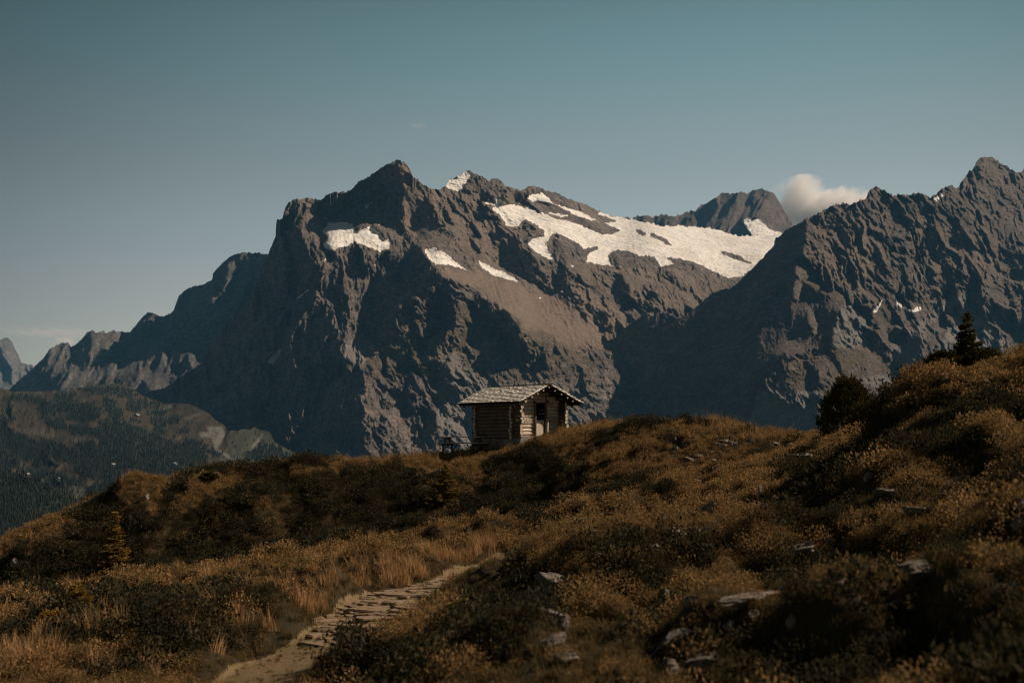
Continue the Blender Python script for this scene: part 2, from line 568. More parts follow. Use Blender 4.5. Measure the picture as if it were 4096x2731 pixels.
dark_main = [
    (-1.3, R3([(870, 870), (960, 760), (1130, 640), (1230, 740), (1290, 800), (1350, 880), (1280, 960), (1100, 1060), (1060, 1060), (1000, 1200), (900, 1330), (850, 1280), (880, 1050)])),
    (-.35, R3([(1030, 90), (1050, 200), (1090, 260), (1060, 400), (1050, 560), (900, 580), (760, 560), (700, 480), (760, 380), (950, 200)])),
    (-1.2, R3([(1360, 880), (1460, 920), (1650, 1040), (1700, 1080), (1740, 1200), (1700, 1260), (1600, 1150), (1480, 1060), (1380, 1300), (1200, 1480), (1180, 1400), (1340, 1180), (1300, 1000)])),
    (-1.3, R3([(1750, 680), (1840, 600), (1916, 640), (1916, 800), (1900, 870), (1780, 760)])),
    (-1.2, R3([(280, 560), (355, 560), (370, 700), (330, 760), (270, 700)])), (-1.2, R3([(390, 650), (480, 700), (500, 760), (440, 790)])),
    (-1.2, R4([(170, 720), (350, 640), (420, 740), (480, 880), (380, 920), (250, 860), (190, 800)])),
    (-1.0, R4([(500, 680), (540, 600), (620, 620), (560, 700)])), (-1.2, R4([(930, 760), (960, 700), (1000, 720), (980, 830)])),
    (-1.0, R4([(530, 800), (640, 780), (660, 880), (600, 960), (540, 880)])), (-1.2, R4([(980, 880), (1040, 860), (1110, 1040), (1080, 1060), (980, 980)])),
    (-1.2, R4([(0, 960), (100, 1050), (330, 1180), (320, 1300), (200, 1300), (60, 1150)])), (-1.2, R4([(400, 1480), (520, 1320), (545, 1420), (440, 1520)])),
    (-1.0, R4([(880, 1190), (960, 1210), (1060, 1220), (960, 1300)])), (-1.1, R4([(680, 1090), (830, 1170), (940, 1290), (860, 1230)])),
    (-1.0, R4([(200, 1330), (330, 1310), (420, 1380), (330, 1430)])), (-1.0, R4([(1150, 1060), (1260, 980), (1300, 1020), (1200, 1110)])),
    (-1.0, R4([(590, 1440), (680, 1400), (700, 1440), (620, 1520)])), (-1.1, R4([(1250, 880), (1300, 840), (1480, 960), (1400, 960)])),
]
crest_x = np.interp(Y, [150, 185, 240, 262, 330, 400, 480], [395, 408, 412, 392, 372, 366, 362])
g = np.where(X > crest_x, .35, -.62)
wx = X + 3.2 * fbm(X * .13, Y * .10, 41, 5, .62)
wy = Y + 3.2 * fbm(X * .13, Y * .10, 42, 5, .62)
for v, p in dark_main + lit_main:
    g = np.where(inpoly(p, wx, wy), v, g)
snow_polys = [
    R3([(500, 570), (560, 500), (600, 510), (680, 500), (720, 530), (740, 575), (830, 535), (880, 560), (940, 620), (985, 635), (970, 690), (900, 705), (840, 680), (760, 650), (730, 640), (680, 665), (620, 680), (580, 705), (540, 690), (510, 660), (545, 610)]),
    R3([(1215, 690), (1290, 685), (1380, 730), (1420, 770), (1470, 810), (1520, 838), (1400, 805), (1290, 795), (1240, 750)]),
    R3([(1580, 765), (1690, 820), (1790, 860), (1910, 928), (1800, 902), (1700, 875), (1620, 825)]),
    R3([(1355, 250), (1390, 200), (1440, 178), (1505, 150), (1535, 180), (1505, 235), (1450, 290), (1395, 272)]),
    R3([(985, 88), (1010, 76), (1022, 92), (990, 104)]), R3([(800, 400), (860, 350), (850, 370), (805, 412)]), R3([(320, 1035), (420, 960), (410, 975), (330, 1040)]),
    R3([(500, 770), (530, 762), (520, 785)]), R3([(860, 800), (905, 760), (885, 805)]), R3([(890, 520), (920, 505), (905, 530)]), R3([(120, 1470), (150, 1440), (210, 1380), (215, 1400), (160, 1500)]),
    R4([(115, 410), (150, 390), (145, 320), (210, 375), (300, 390), (480, 440), (560, 478), (650, 495), (720, 520), (780, 545), (880, 590), (1000, 570), (890, 505), (1000, 500), (930, 470), (850, 440), (880, 432), (960, 465), (1000, 455), (1100, 470), (1200, 495), (1300, 520), (1480, 520), (1650, 535), (1720, 560), (1830, 590), (1960, 590), (2200, 570), (2200, 655), (1930, 830), (1870, 880), (1770, 890), (1650, 840), (1520, 780), (1330, 740), (1390, 800), (1290, 810), (1250, 740), (1150, 740), (1060, 700), (960, 700), (920, 750), (960, 810), (870, 800), (775, 780), (790, 720), (860, 690), (860, 670), (760, 690), (720, 650), (600, 590), (540, 580), (500, 640), (500, 690), (560, 760), (520, 765), (440, 720), (360, 655), (400, 620), (480, 600), (480, 560), (420, 520), (350, 480), (290, 540), (215, 520), (180, 460)]),
    R4([(370, 315), (470, 300), (560, 380), (640, 400), (760, 440), (855, 495), (800, 490), (700, 455), (620, 410), (520, 365), (390, 355)]),
    R4([(520, 300), (580, 350), (560, 340)]), R4([(510, 435), (660, 460), (600, 470), (540, 455)]), R4([(340, 325), (400, 345), (380, 352)]),
    R4([(60, 365), (100, 355), (150, 385), (90, 380)]), R4([(545, 612), (600, 622), (580, 630)]), R4([(570, 975), (615, 985), (590, 990)]), R4([(640, 795), (715, 812), (680, 815)]), R4([(440, 1025), (475, 1032), (450, 1038)]),
]
isle = [R4([(690, 495), (730, 465), (810, 500), (900, 510), (1020, 565), (960, 585), (880, 590), (820, 560)]), R4([(1115, 560), (1140, 550), (1205, 595), (1170, 600)]),
        R4([(1220, 590), (1240, 575), (1330, 620), (1375, 670), (1340, 660), (1280, 625), (1225, 605)]), R4([(1700, 710), (1740, 705), (1850, 740), (1945, 800), (1860, 780), (1760, 740)]),
        R4([(300, 545), (340, 490), (380, 500), (485, 560), (480, 600), (400, 618), (330, 600)])]
snow = LM.mask(snow_polys, 1.2, 61, .3) * (1 - LM.mask(isle, 1.0, 63, .3))
snow = snow + .25 * fbm(X * .55, Y * .8, 66, 3)
snow = gblur(snow, .8)
g = np.where(snow > .5, .25, g)
rel = facing_relief(LM, g, D0, 110, 1.2)
ss = gblur(snow, 3.0)
Xs = X + 6 * fbm(X * .03, Y * .03, 77, 3)
leftz = np.clip((crest_x + 12 - X) / 30, 0, 1)
rightz = 1 - leftz
# vertical couloirs on the wall, slanting ribs and ledges on the basin side
u = X * .8 - Y * .6; v = X * .6 + Y * .8
n_wall = crags(X, Y, 201, 1.0, 3.2, 5.2)
n_rib = crags(u, v, 203, 1.15, 3.0, 5.4)
n_rib2 = crags(X * .95 - .3 * Y, Y, 208, .75, 2.2, 5.4)
sel = np.clip(.5 + 1.2 * fbm(X * .025, Y * .025, 209, 3), 0, 1)
ledge = fbm((Y + .35 * X) * .16 + 1.2 * fbm(X * .04, Y * .04, 9), X * .02, 205, 4, .6) * 9
fine = fbm(X * .45, Y * .36, 207, 3, .6) * 4
scree = gblur(LM.mask([R3([(1320, 810), (1540, 840), (1916, 930), (2050, 1300), (1800, 1200), (1640, 1010), (1500, 930), (1360, 870)]), R3([(1120, 240), (1250, 480), (1400, 620), (1300, 680), (1130, 600)]), R4([(1050, 860), (1300, 900), (1250, 960), (1080, 940)]), R4([(300, 980), (600, 1000), (900, 1290), (700, 1380), (450, 1250)])], 4, 78, .1), 3)
rough = (1 - .6 * scree) * (n_wall * leftz + (n_rib * sel + n_rib2 * (1 - sel) + ledge) * rightz + fine)
Dm = D0 + rel * 1.75 - rough * (1 - .85 * ss) + ss * 5 * fbm(X * .3, Y * .5, 222, 4, .7)
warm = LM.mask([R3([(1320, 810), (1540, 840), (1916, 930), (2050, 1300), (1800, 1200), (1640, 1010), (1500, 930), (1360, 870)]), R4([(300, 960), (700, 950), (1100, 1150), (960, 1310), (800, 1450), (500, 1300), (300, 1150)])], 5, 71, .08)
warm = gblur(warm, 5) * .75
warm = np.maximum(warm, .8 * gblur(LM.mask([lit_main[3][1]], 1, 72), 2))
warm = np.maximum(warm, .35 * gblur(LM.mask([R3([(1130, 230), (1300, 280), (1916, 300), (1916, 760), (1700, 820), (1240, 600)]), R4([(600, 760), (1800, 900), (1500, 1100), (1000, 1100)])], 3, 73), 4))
grass = gblur(LM.mask([R3([(900, 1400), (1100, 1180), (1350, 1000), (1700, 1150), (1916, 1300), (1916, 1600), (800, 1600)]), R4([(0, 1100), (400, 1250), (900, 1400), (780, 1600), (0, 1600)])], 6, 75, .06), 6) * .9
pale = gblur(LM.mask([R3([(1400, 1400), (1500, 1450), (1560, 1600), (1300, 1650), (1340, 1560)]), R3([(640, 1350), (850, 1300), (790, 1500), (660, 1500)]), [(440, 385), (470, 372), (540, 400), (545, 470), (440, 470)]], 3, 76), 4) * .5
main, glacier = build_relief("mountain", LM, sky_main, [(100, 478), (900, 478)], Dm, 133, 838, .5, M_ROCK,
                             {"warm": warm, "grass": grass, "pale": pale}, snow, jag=1.1, jseed=3)
tag(main, kind='structure')

# ---- back mountain beyond the ice field
LB = Lattice(600, 840, 150, 265, 1.0)
X, Y = LB.X, LB.Y
sky_b = R4([(900, 530), (1040, 475), (1060, 458), (1080, 475), (1110, 465), (1180, 452), (1240, 465), (1320, 450), (1370, 465), (1420, 455), (1490, 430), (1500, 420), (1530, 425), (1560, 395), (1610, 370), (1650, 345), (1690, 325), (1720, 300), (1745, 298), (1770, 310), (1810, 300), (1860, 295), (1890, 305), (1930, 280), (1980, 270), (2000, 268), (2030, 285), (2060, 300), (2091, 315)]) + [(786, 213), (800, 240), (840, 260)]
D0 = LB.coarse_rbf([(600, 225, 11200), (640, 215, 11200), (720, 192, 11200), (762, 187, 11300), (800, 235, 11200), (840, 250, 11200), (600, 262, 10300), (700, 262, 10200), (840, 262, 10200), (740, 235, 10600)], 6)
u = X + .45 * (Y - 200)
Db = D0 - crags(u, Y, 301, 1.5, 4.0, 10, (22, 10, 5), (.2, .15, .1))
sn = LB.mask([R4([(1860, 490), (1900, 475), (1930, 490), (1980, 480), (2050, 550), (2150, 585), (2150, 700), (1950, 640), (1940, 600), (1890, 540)])], 1, 305, .3)
sn = gblur(sn, .8)
Db = np.where(gblur(sn, 2) > .3, D0 - 100 + fbm(X * .3, Y * .3, 306, 3) * 20, Db)
o, gl2 = build_relief("mountain", LB, sky_b, [(600, 258), (840, 258)], Db, 604, 836, .8, M_ROCK2, {"warm": X * 0, "grass": X * 0, "pale": X * 0}, sn, jag=1.2, jseed=21)
tag(o, kind='structure')

# ---- right hand mountain
LR = Lattice(500, 1090, 140, 486, 0.5)
X, Y = LR.X, LR.Y
sky_r = R4([(300, 1800), (620, 1640), (720, 1568), (800, 1490), (830, 1440), (900, 1350), (960, 1310), (1000, 1290), (1060, 1220), (1110, 1190), (1160, 1155), (1180, 1150), (1200, 1165), (1240, 1150), (1270, 1140), (1290, 1130), (1340, 1140), (1375, 1150), (1420, 1170), (1480, 1140), (1540, 1100), (1590, 1050), (1640, 1000), (1700, 980), (1780, 960), (1810, 940), (1870, 885), (1930, 830), (2000, 760), (2060, 690), (2085, 660)]) + \
    R5([(250, 545), (290, 510), (330, 475), (380, 450), (430, 425), (480, 400), (520, 375), (560, 355), (620, 345), (650, 348), (700, 335), (735, 315), (750, 290), (765, 268), (790, 258), (820, 268), (850, 285), (885, 305), (910, 298), (950, 300), (980, 295), (1010, 285), (1040, 295), (1060, 310), (1080, 315), (1100, 295), (1140, 265), (1165, 250), (1200, 260), (1218, 268), (1230, 245), (1260, 200), (1275, 175), (1295, 165), (1310, 140), (1335, 105), (1350, 98), (1380, 105), (1415, 115), (1440, 135), (1480, 160), (1510, 180), (1540, 185), (1563, 165), (1600, 130), (1700, 160), (1950, 260)])
pts_r = [
    (540, 400, 4700), (560, 375, 4800), (600, 340, 5000), (650, 312, 5150), (690, 300, 5300), (730, 275, 5500), (770, 245, 5700), (805, 220, 5900), (840, 204, 6000),
    (875, 187, 6200), (905, 195, 6500), (930, 195, 6700), (960, 187, 7400), (983, 157, 8600), (1024, 170, 8900), (1088, 185, 9000),
    (500, 478, 3800), (560, 478, 3600), (620, 478, 3400), (700, 478, 3250), (780, 478, 3200), (860, 478, 3200), (1000, 478, 3400), (1088, 478, 3600),
    (620, 400, 4200), (700, 400, 3950), (700, 340, 4750), (760, 320, 4650), (800, 330, 4450), (840, 345, 4350), (800, 260, 5350), (850, 240, 5500), (860, 290, 4900),
    (760, 370, 3950), (820, 350, 4180), (880, 355, 4280), (910, 390, 4000), (840, 385, 3800), (780, 395, 3700),
    (900, 300, 5200), (880, 305, 5050), (930, 310, 5300), (960, 300, 5300), (940, 350, 4700), (980, 340, 4900), (1020, 330, 5200), (960, 250, 6100), (1020, 250, 6500), (1088, 300, 6000), (1000, 210, 7400), (1060, 230, 7600)]
D0 = LR.coarse_rbf(pts_r, 6, .004)
D0 = 6000 + .37 * (D0 - 6000)
g = X * 0 + .30
wx = X + 3.6 * fbm(X * .16, Y * .12, 341, 5, .65)
wy = Y + 3.6 * fbm(X * .16, Y * .12, 342, 5, .65)
face_dark = R5([(-1300, 1800), (-1300, 900), (-100, 780), (330, 480), (430, 430), (420, 520), (380, 640), (360, 720), (390, 760), (470, 760), (620, 830), (640, 840), (580, 940), (570, 1060), (560, 1100), (480, 1100), (330, 1120), (280, 1180), (190, 1300), (230, 1330), (450, 1440), (500, 1568), (500, 1800)])
reg_r = [
    (-1.3, face_dark),
    (1.0, R5([(440, 880), (470, 920), (480, 1010), (455, 1020), (445, 960)])), (1.0, R5([(480, 950), (492, 960), (492, 1010), (484, 1000)])), (1.0, R5([(200, 870), (215, 880), (210, 920), (200, 900)])),
    (1.0, R5([(270, 760), (320, 750), (325, 790), (290, 820), (260, 830)])), (.9, R5([(360, 740), (400, 760), (440, 830), (400, 850), (360, 880)])),
    (.8, R5([(410, 740), (470, 760), (560, 800), (620, 835), (560, 830), (480, 800)])),
    (.75, R5([(580, 940), (640, 850), (720, 900), (750, 960), (750, 1080), (700, 1090), (600, 1100), (570, 1090)])),
    (-1.4, R5([(752, 940), (785, 960), (800, 1090), (765, 1080)])), (1.2, R5([(775, 950), (790, 980), (810, 1090), (798, 1100)])), (.8, R5([(810, 1010), (840, 1040), (850, 1110), (815, 1100)])),
    (-1.3, R5([(860, 1110), (940, 1030), (1040, 960), (1130, 870), (1240, 820), (1250, 850), (1130, 920), (1050, 1000), (1040, 1070), (960, 1260), (900, 1180)])),
    (1.2, R5([(1040, 1060), (1050, 1000), (1100, 920), (1140, 920), (1130, 960), (1080, 1070)])), (1.2, R5([(1020, 1220), (1130, 1080), (1250, 860), (1270, 870), (1290, 960), (1200, 1060), (1060, 1190)])),
    (-1.2, R5([(1260, 850), (1280, 850), (1300, 960), (1285, 990)])), (.9, R5([(1290, 870), (1370, 960), (1490, 1100), (1320, 1120), (1290, 1000)])),
    (-1.2, R5([(1480, 560), (1563, 600), (1600, 750), (1500, 700), (1400, 620)])), (-1.2, R5([(1500, 960), (1600, 900), (1600, 1060), (1500, 1060)])),
    (-1.0, R5([(1230, 245), (1260, 200), (1345, 98), (1350, 180), (1300, 260), (1250, 300)])),
    (-1.1, R5([(1050, 540), (1180, 640), (1280, 760), (1230, 790), (1130, 670)])), (-1.2, R5([(1230, 660), (1270, 760), (1255, 810), (1240, 740)])),
    (-1.1, R5([(870, 390), (950, 400), (1000, 500), (940, 470)])), (-1.1, R5([(800, 570), (850, 730), (880, 830), (840, 800), (800, 640)])),
    (-1.0, R5([(500, 650), (530, 720), (600, 800), (540, 780)])), (-1.0, R5([(560, 560), (620, 680), (660, 700), (600, 560)])), (-1.0, R5([(680, 480), (760, 560), (830, 680), (760, 640)])),
    (-1.2, R5([(620, 840), (700, 830), (770, 860), (720, 900), (660, 880)])), (-1.0, R5([(900, 680), (1000, 760), (980, 840), (920, 800)])),
    (.45, R5([(200, 1290), (290, 1200), (450, 1110), (530, 1100), (700, 1090), (820, 1130), (900, 1200), (960, 1280), (1010, 1310), (800, 1360), (600, 1340), (450, 1320), (300, 1350)])),
    (-.9, R5([(450, 1180), (480, 1170), (500, 1300), (440, 1290)])), (-.8, R5([(525, 1100), (545, 1100), (640, 1250), (620, 1260)])), (-1.2, R5([(840, 1190), (860, 1160), (880, 1200), (850, 1210)])), (-1, R5([(280, 1180), (330, 1190), (320, 1240), (280, 1230)])),
    (-.5, R5([(180, 1310), (450, 1330), (560, 1350), (800, 1370), (1000, 1330), (900, 1420), (500, 1568), (100, 1568)])),
    (.8, R5([(210, 1310), (245, 1320), (240, 1390), (215, 1350)])), (.8, R5([(370, 1320), (450, 1310), (430, 1360), (380, 1350)])), (.9, R5([(800, 1370), (970, 1330), (960, 1370), (840, 1390)])), (.7, R5([(360, 1380), (440, 1370), (420, 1410)])), (.8, R5([(235, 1480), (255, 1480), (250, 1510), (240, 1510)])),
]
for v, p in reg_r:
    g = np.where(inpoly(p, wx, wy), v, g)
dark = gblur(LR.mask([face_dark], 2, 351), 3)
rel = facing_relief(LR, g, D0, 130, 1.0)
u = X - .55 * (Y - 200); v = Y + .55 * X
n1 = crags(u, v, 401, 1.5, 2.8, 5.0)
n_wall = crags(X, Y, 405, .22, 4.0, 4.6)
strata = fbm(X * .05, (Y - .16 * X + 5 * fbm(X * .06, Y * .06, 408, 3)) * .16, 406, 3, .6) * 4
grs = gblur(LR.mask([R5([(200, 1290), (290, 1200), (450, 1110), (530, 1100), (700, 1090), (820, 1130), (900, 1200), (960, 1280), (1010, 1310), (800, 1370), (600, 1345), (450, 1330), (300, 1355)]),
                        R5([(780, 920), (830, 840), (880, 900), (930, 970), (840, 1010)]), R5([(370, 740), (480, 780), (620, 820), (600, 850), (460, 820)])], 2, 353), 3)
lowz = np.clip((Y - 300) / 40, 0, 1)
fine = fbm(X * .45, Y * .35, 407, 3, .62) * 4
Dr = D0 + rel * 1.75 - (n1 * (1 - dark) * (1 - .7 * grs) * (1 - .35 * lowz) + (n_wall * dark) + strata + fine)
snow_r = LR.mask([R5([(890, 850), (905, 855), (920, 870), (950, 890), (985, 905), (1000, 885), (1030, 885), (1020, 905), (980, 914), (940, 900), (900, 875)]), R5([(750, 925), (790, 890), (830, 840), (800, 905), (780, 920)]),
                    R5([(1085, 320), (1130, 295), (1142, 303), (1110, 338)]), R5([(700, 336), (745, 292), (738, 320)]), R5([(1150, 618), (1165, 625), (1160, 632)])], .6, 355, .3)
snow_r = gblur(snow_r, .6)
pale = gblur(LR.mask([reg_r[7][1], reg_r[11][1], R5([(1020, 1220), (1130, 1080), (1250, 860), (1270, 870), (1290, 960), (1490, 1100), (1300, 1130), (1200, 1060), (1060, 1190)]), reg_r[15][1], R5([(700, 1260), (830, 1230), (900, 1280), (760, 1300)]), R5([(180, 1310), (450, 1330), (560, 1350), (800, 1370), (1000, 1330), (900, 1420), (500, 1568), (100, 1568)])], 2, 357), 2.5) * .65
warm = gblur(LR.mask([R5([(560, 370), (830, 480), (840, 800), (640, 800), (450, 700), (420, 560)]), R5([(950, 420), (1400, 560), (1400, 800), (1000, 700)])], 6, 359, .06), 8) * .35
rightm, gl3 = build_relief("mountain", LR, sky_r, [(500, 478), (1090, 478)], Dr, 520, 1084, .5, M_ROCK2, {"warm": warm, "grass": grs, "pale": pale}, snow_r, jag=1.3, jseed=31)
tag(rightm, kind='structure')

# ---- jagged ridge on the left
LL = Lattice(-50, 320, 240, 410, 0.75)
X, Y = LL.X, LL.Y
sky_l = R2([(-300, 1100), (0, 840), (50, 795), (100, 750), (170, 690), (250, 610), (290, 560), (320, 545), (350, 535), (380, 528), (405, 550), (430, 540), (470, 500), (500, 465), (530, 460), (545, 475), (570, 465), (590, 460), (600, 475), (625, 465), (650, 455), (665, 465), (690, 460), (720, 470), (740, 465), (760, 445), (790, 410), (820, 370), (840, 360), (870, 358), (900, 375), (930, 375), (950, 370), (990, 350), (1000, 320), (1020, 260), (1040, 240), (1080, 215), (1120, 205), (1160, 195), (1190, 175), (1210, 170), (1215, 130), (1250, 90), (1300, 45), (1340, 20), (1400, 15), (1450, 15), (1500, 20), (1600, 25), (1800, 60)])
D0 = LL.coarse_rbf([(-50, 420, 7900), (10, 388, 8000), (60, 345, 8050), (100, 331, 8050), (130, 331, 8050), (170, 313, 8050), (200, 290, 8050), (240, 256, 8100), (300, 255, 8150), (320, 262, 8150),
                    (-50, 405, 7400), (60, 400, 7300), (140, 400, 7200), (200, 400, 7150), (300, 400, 7200), (120, 365, 7700), (200, 350, 7650), (230, 320, 7800), (170, 360, 7650)], 6)
g = np.where(X + .55 * (Y - 330) > 128, -.42, .5)
wx = X + 1.6 * fbm(X * .15, Y * .11, 441, 4)
wy = Y + 1.6 * fbm(X * .15, Y * .11, 442, 4)
for v, p in [(.9, R2([(1210, 290), (1290, 200), (1300, 80), (1340, 60), (1370, 120), (1320, 240), (1280, 330), (1215, 330)])), (.9, R2([(1380, 260), (1420, 170), (1455, 150), (1440, 230), (1380, 330), (1360, 330)])),
             (.8, R2([(1010, 340), (1030, 250), (1080, 220), (1050, 290), (1080, 310), (1030, 345)])), (.8, R2([(850, 400), (880, 380), (890, 440), (862, 470)])), (.8, R2([(940, 590), (1050, 520), (1135, 485), (1130, 530), (1080, 540), (1000, 570), (985, 610), (945, 620)])),
             (.8, R2([(1075, 590), (1100, 580), (1130, 600), (1155, 640), (1110, 680), (1080, 650)])), (.7, R2([(780, 700), (880, 615), (860, 680), (830, 740), (985, 740), (950, 780), (850, 780), (800, 720)])), (.8, R2([(950, 650), (985, 660), (980, 700), (950, 700)])),
             (.8, R2([(650, 670), (700, 530), (722, 500), (715, 600), (670, 680)])), (.9, R2([(560, 665), (590, 570), (690, 470), (660, 600), (600, 650)])), (-1.0, R2([(420, 580), (480, 510), (530, 480), (520, 560), (450, 620)])),
             (-1.0, R2([(260, 800), (330, 740), (350, 690), (400, 700), (350, 760), (330, 805)])), (-1.0, R2([(170, 690), (250, 610), (290, 560), (270, 640), (120, 790), (60, 800)])), (-.9, R2([(460, 740), (560, 680), (650, 620), (620, 720), (560, 750), (460, 770)]))]:
    g = np.where(inpoly(p, wx, wy), v, g)
rel = facing_relief(LL, g, D0, 60, 1.0)
u = X + .5 * (Y - 330)
Dl = D0 + rel * 1.8 - crags(u, Y, 451, 1.2, 3.0, 7, (30, 14, 7, 3.2), (.1, .12, .11, .09))
grs = gblur(LL.mask([R2([(390, 800), (500, 750), (640, 710), (760, 690), (800, 700), (760, 800)]), R2([(790, 690), (880, 615), (850, 690), (800, 740)])], 3, 461), 3)
o, _ = build_relief("mountain", LL, sky_l, [(-60, 404), (330, 404)], Dl, -48, 312, .7, M_ROCK3, {"warm": X * 0, "grass": grs, "pale": X * 0}, None, jag=.9, jseed=41)
tag(o, kind='structure')

# ---- faint peak far left
LF = Lattice(-60, 70, 330, 412, 1.0)
X, Y = LF.X, LF.Y
sky_f = R2([(-400, 560), (-200, 490), (-100, 520), (0, 510), (25, 500), (50, 500), (70, 525), (85, 560), (105, 600), (120, 640), (140, 650), (170, 650), (185, 660), (260, 720), (400, 800)])
D0 = LF.coarse_rbf([(-60, 338, 14000), (0, 338, 14000), (20, 360, 13900), (70, 400, 13800), (-60, 410, 12400), (0, 410, 12500), (70, 410, 12600)], 6)
Df = D0 - crags(X - .3 * Y, Y, 471, 1.3, 2.0, 13, (30, 14, 7, 3.2), (.16, .14, .12, .1))
o, _ = build_relief("mountain", LF, sky_f, [(-60, 406), (80, 406)], Df, -58, 66, .8, M_ROCK3, {"warm": X * 0, "grass": X * 0, "pale": X * 0}, None, jag=.8, jseed=51)
tag(o, kind='structure')
# ================================================================ valley
def valley_material():
    t = NT("valley_ground")
    co = t.coord()
    n = t.noise(co, .008, 6, .65)
    n2 = t.noise(co, .05, 5, .7)
    c = t.mix(t.rng(n, .35, .65), (.050, .034, .020), (.028, .025, .016))
    c = t.mix(t.math('MULTIPLY', t.rng(n2, .5, .7), .6), c, (.028, .029, .018))
    c = t.mix(t.attr("green"), c, t.mix(t.rng(n2, .4, .6), (.034, .036, .023), (.042, .040, .026)))
    c = t.mix(t.attr("forest"), c, (.020, .025, .018))
    c = t.mix(t.attr("gravel"), c, t.mix(t.rng(n2, .35, .65), (.125, .112, .097), (.075, .069, .06)))
    t.bump(t.noise(co, .06, 6, .7), .7, 8)
    return t.base(c)


def conifer_mat():
    t = NT("far_conifers")
    o = t.new("ShaderNodeTexCoord").outputs["Object"]
    c = t.mix(t.rng(t.noise(o, .03, 4, .6), .35, .65), (.009, .013, .011), (.022, .026, .018))
    return t.base(c)


M_VALLEY = valley_material()
M_CON = conifer_mat()


def far_forest(name, lat, D, weight, n, hmin, hmax, px0, px1, py0, py1, seed):
    """many small conifers standing on a relief, each two stacked cones, one object"""
    r = np.random.default_rng(seed)
    px = r.uniform(px0, px1, n * 30); py = r.uniform(py0, py1, n * 30)
    w = lat.sample(weight, px, py)
    k = r.uniform(0, 1, len(w)) < w
    px, py = px[k][:n], py[k][:n]
    P = unproj(px, py, lat.sample(D, px, py))
    m = len(P)
    h = r.uniform(hmin, hmax, m)
    rad = h * r.uniform(.16, .24, m)
    ang = r.uniform(0, 6.28, m)
    vs = []
    fs = []
    S = 6
    tem = []
    for (zb, zt, rb) in ((0.05, .62, 1.0), (.38, 1.0, .68)):
        b = len(tem)
        for k in range(S):
            tem.append((rb * math.cos(k * 2 * math.pi / S), rb * math.sin(k * 2 * math.pi / S), zb))
        tem.append((0, 0, zt))
        for k in range(S):
            fs.append((b + k, b + (k + 1) % S, b + S))
    tem = np.array(tem); fs = np.array(fs)
    c, s = np.cos(ang)[:, None], np.sin(ang)[:, None]
    jit = r.uniform(.75, 1.25, (m, len(tem)))
    x = (tem[None, :, 0] * c - tem[None, :, 1] * s) * rad[:, None] * jit
    y = (tem[None, :, 0] * s + tem[None, :, 1] * c) * rad[:, None] * jit
    z = tem[None, :, 2] * h[:, None]
    V = P[:, None, :] + np.stack([x, y, z], -1)
    Fc = (fs[None] + (np.arange(m) * len(tem))[:, None, None]).reshape(-1, 3)
    o = mesh_obj(name, V.reshape(-1, 3), Fc, M_CON, smooth=False)
    tag(o, kind='stuff')
    return o


LV = Lattice(-70, 420, 370, 560, 0.75)
X, Y = LV.X, LV.Y
sky_v = R8([(-700, 340), (-200, 332), (0, 338), (40, 348), (90, 365), (200, 368), (300, 370), (420, 370), (480, 362), (540, 372), (600, 375), (640, 350), (720, 335), (800, 320), (880, 310), (960, 300), (1040, 300), (1120, 315), (1200, 350), (1300, 420), (1480, 478), (1680, 478), (1840, 548), (2016, 690)]) + \
    R2([(1300, 1030), (1380, 1025), (1460, 1015), (1540, 1040), (1568, 1100)]) + [(300, 455), (350, 475), (420, 490)]
D0 = LV.coarse_rbf([(-70, 387, 4600), (0, 388, 4600), (50, 391, 4750), (75, 388, 4900), (105, 378, 5200), (125, 377, 5300), (165, 403, 4900), (205, 411, 4600), (225, 427, 4300), (256, 428, 4250), (275, 443, 4050), (300, 455, 3950), (420, 490, 3800),
                    (0, 440, 3750), (60, 440, 3700), (110, 440, 3650), (170, 450, 3600), (220, 455, 3650), (0, 480, 3150), (80, 480, 3050), (150, 480, 3050), (220, 480, 3250), (300, 500, 3300),
                    (-70, 555, 2300), (60, 555, 2300), (200, 555, 2500), (400, 555, 2700), (40, 412, 4250), (100, 405, 4350), (120, 395, 4750)], 6, .001)
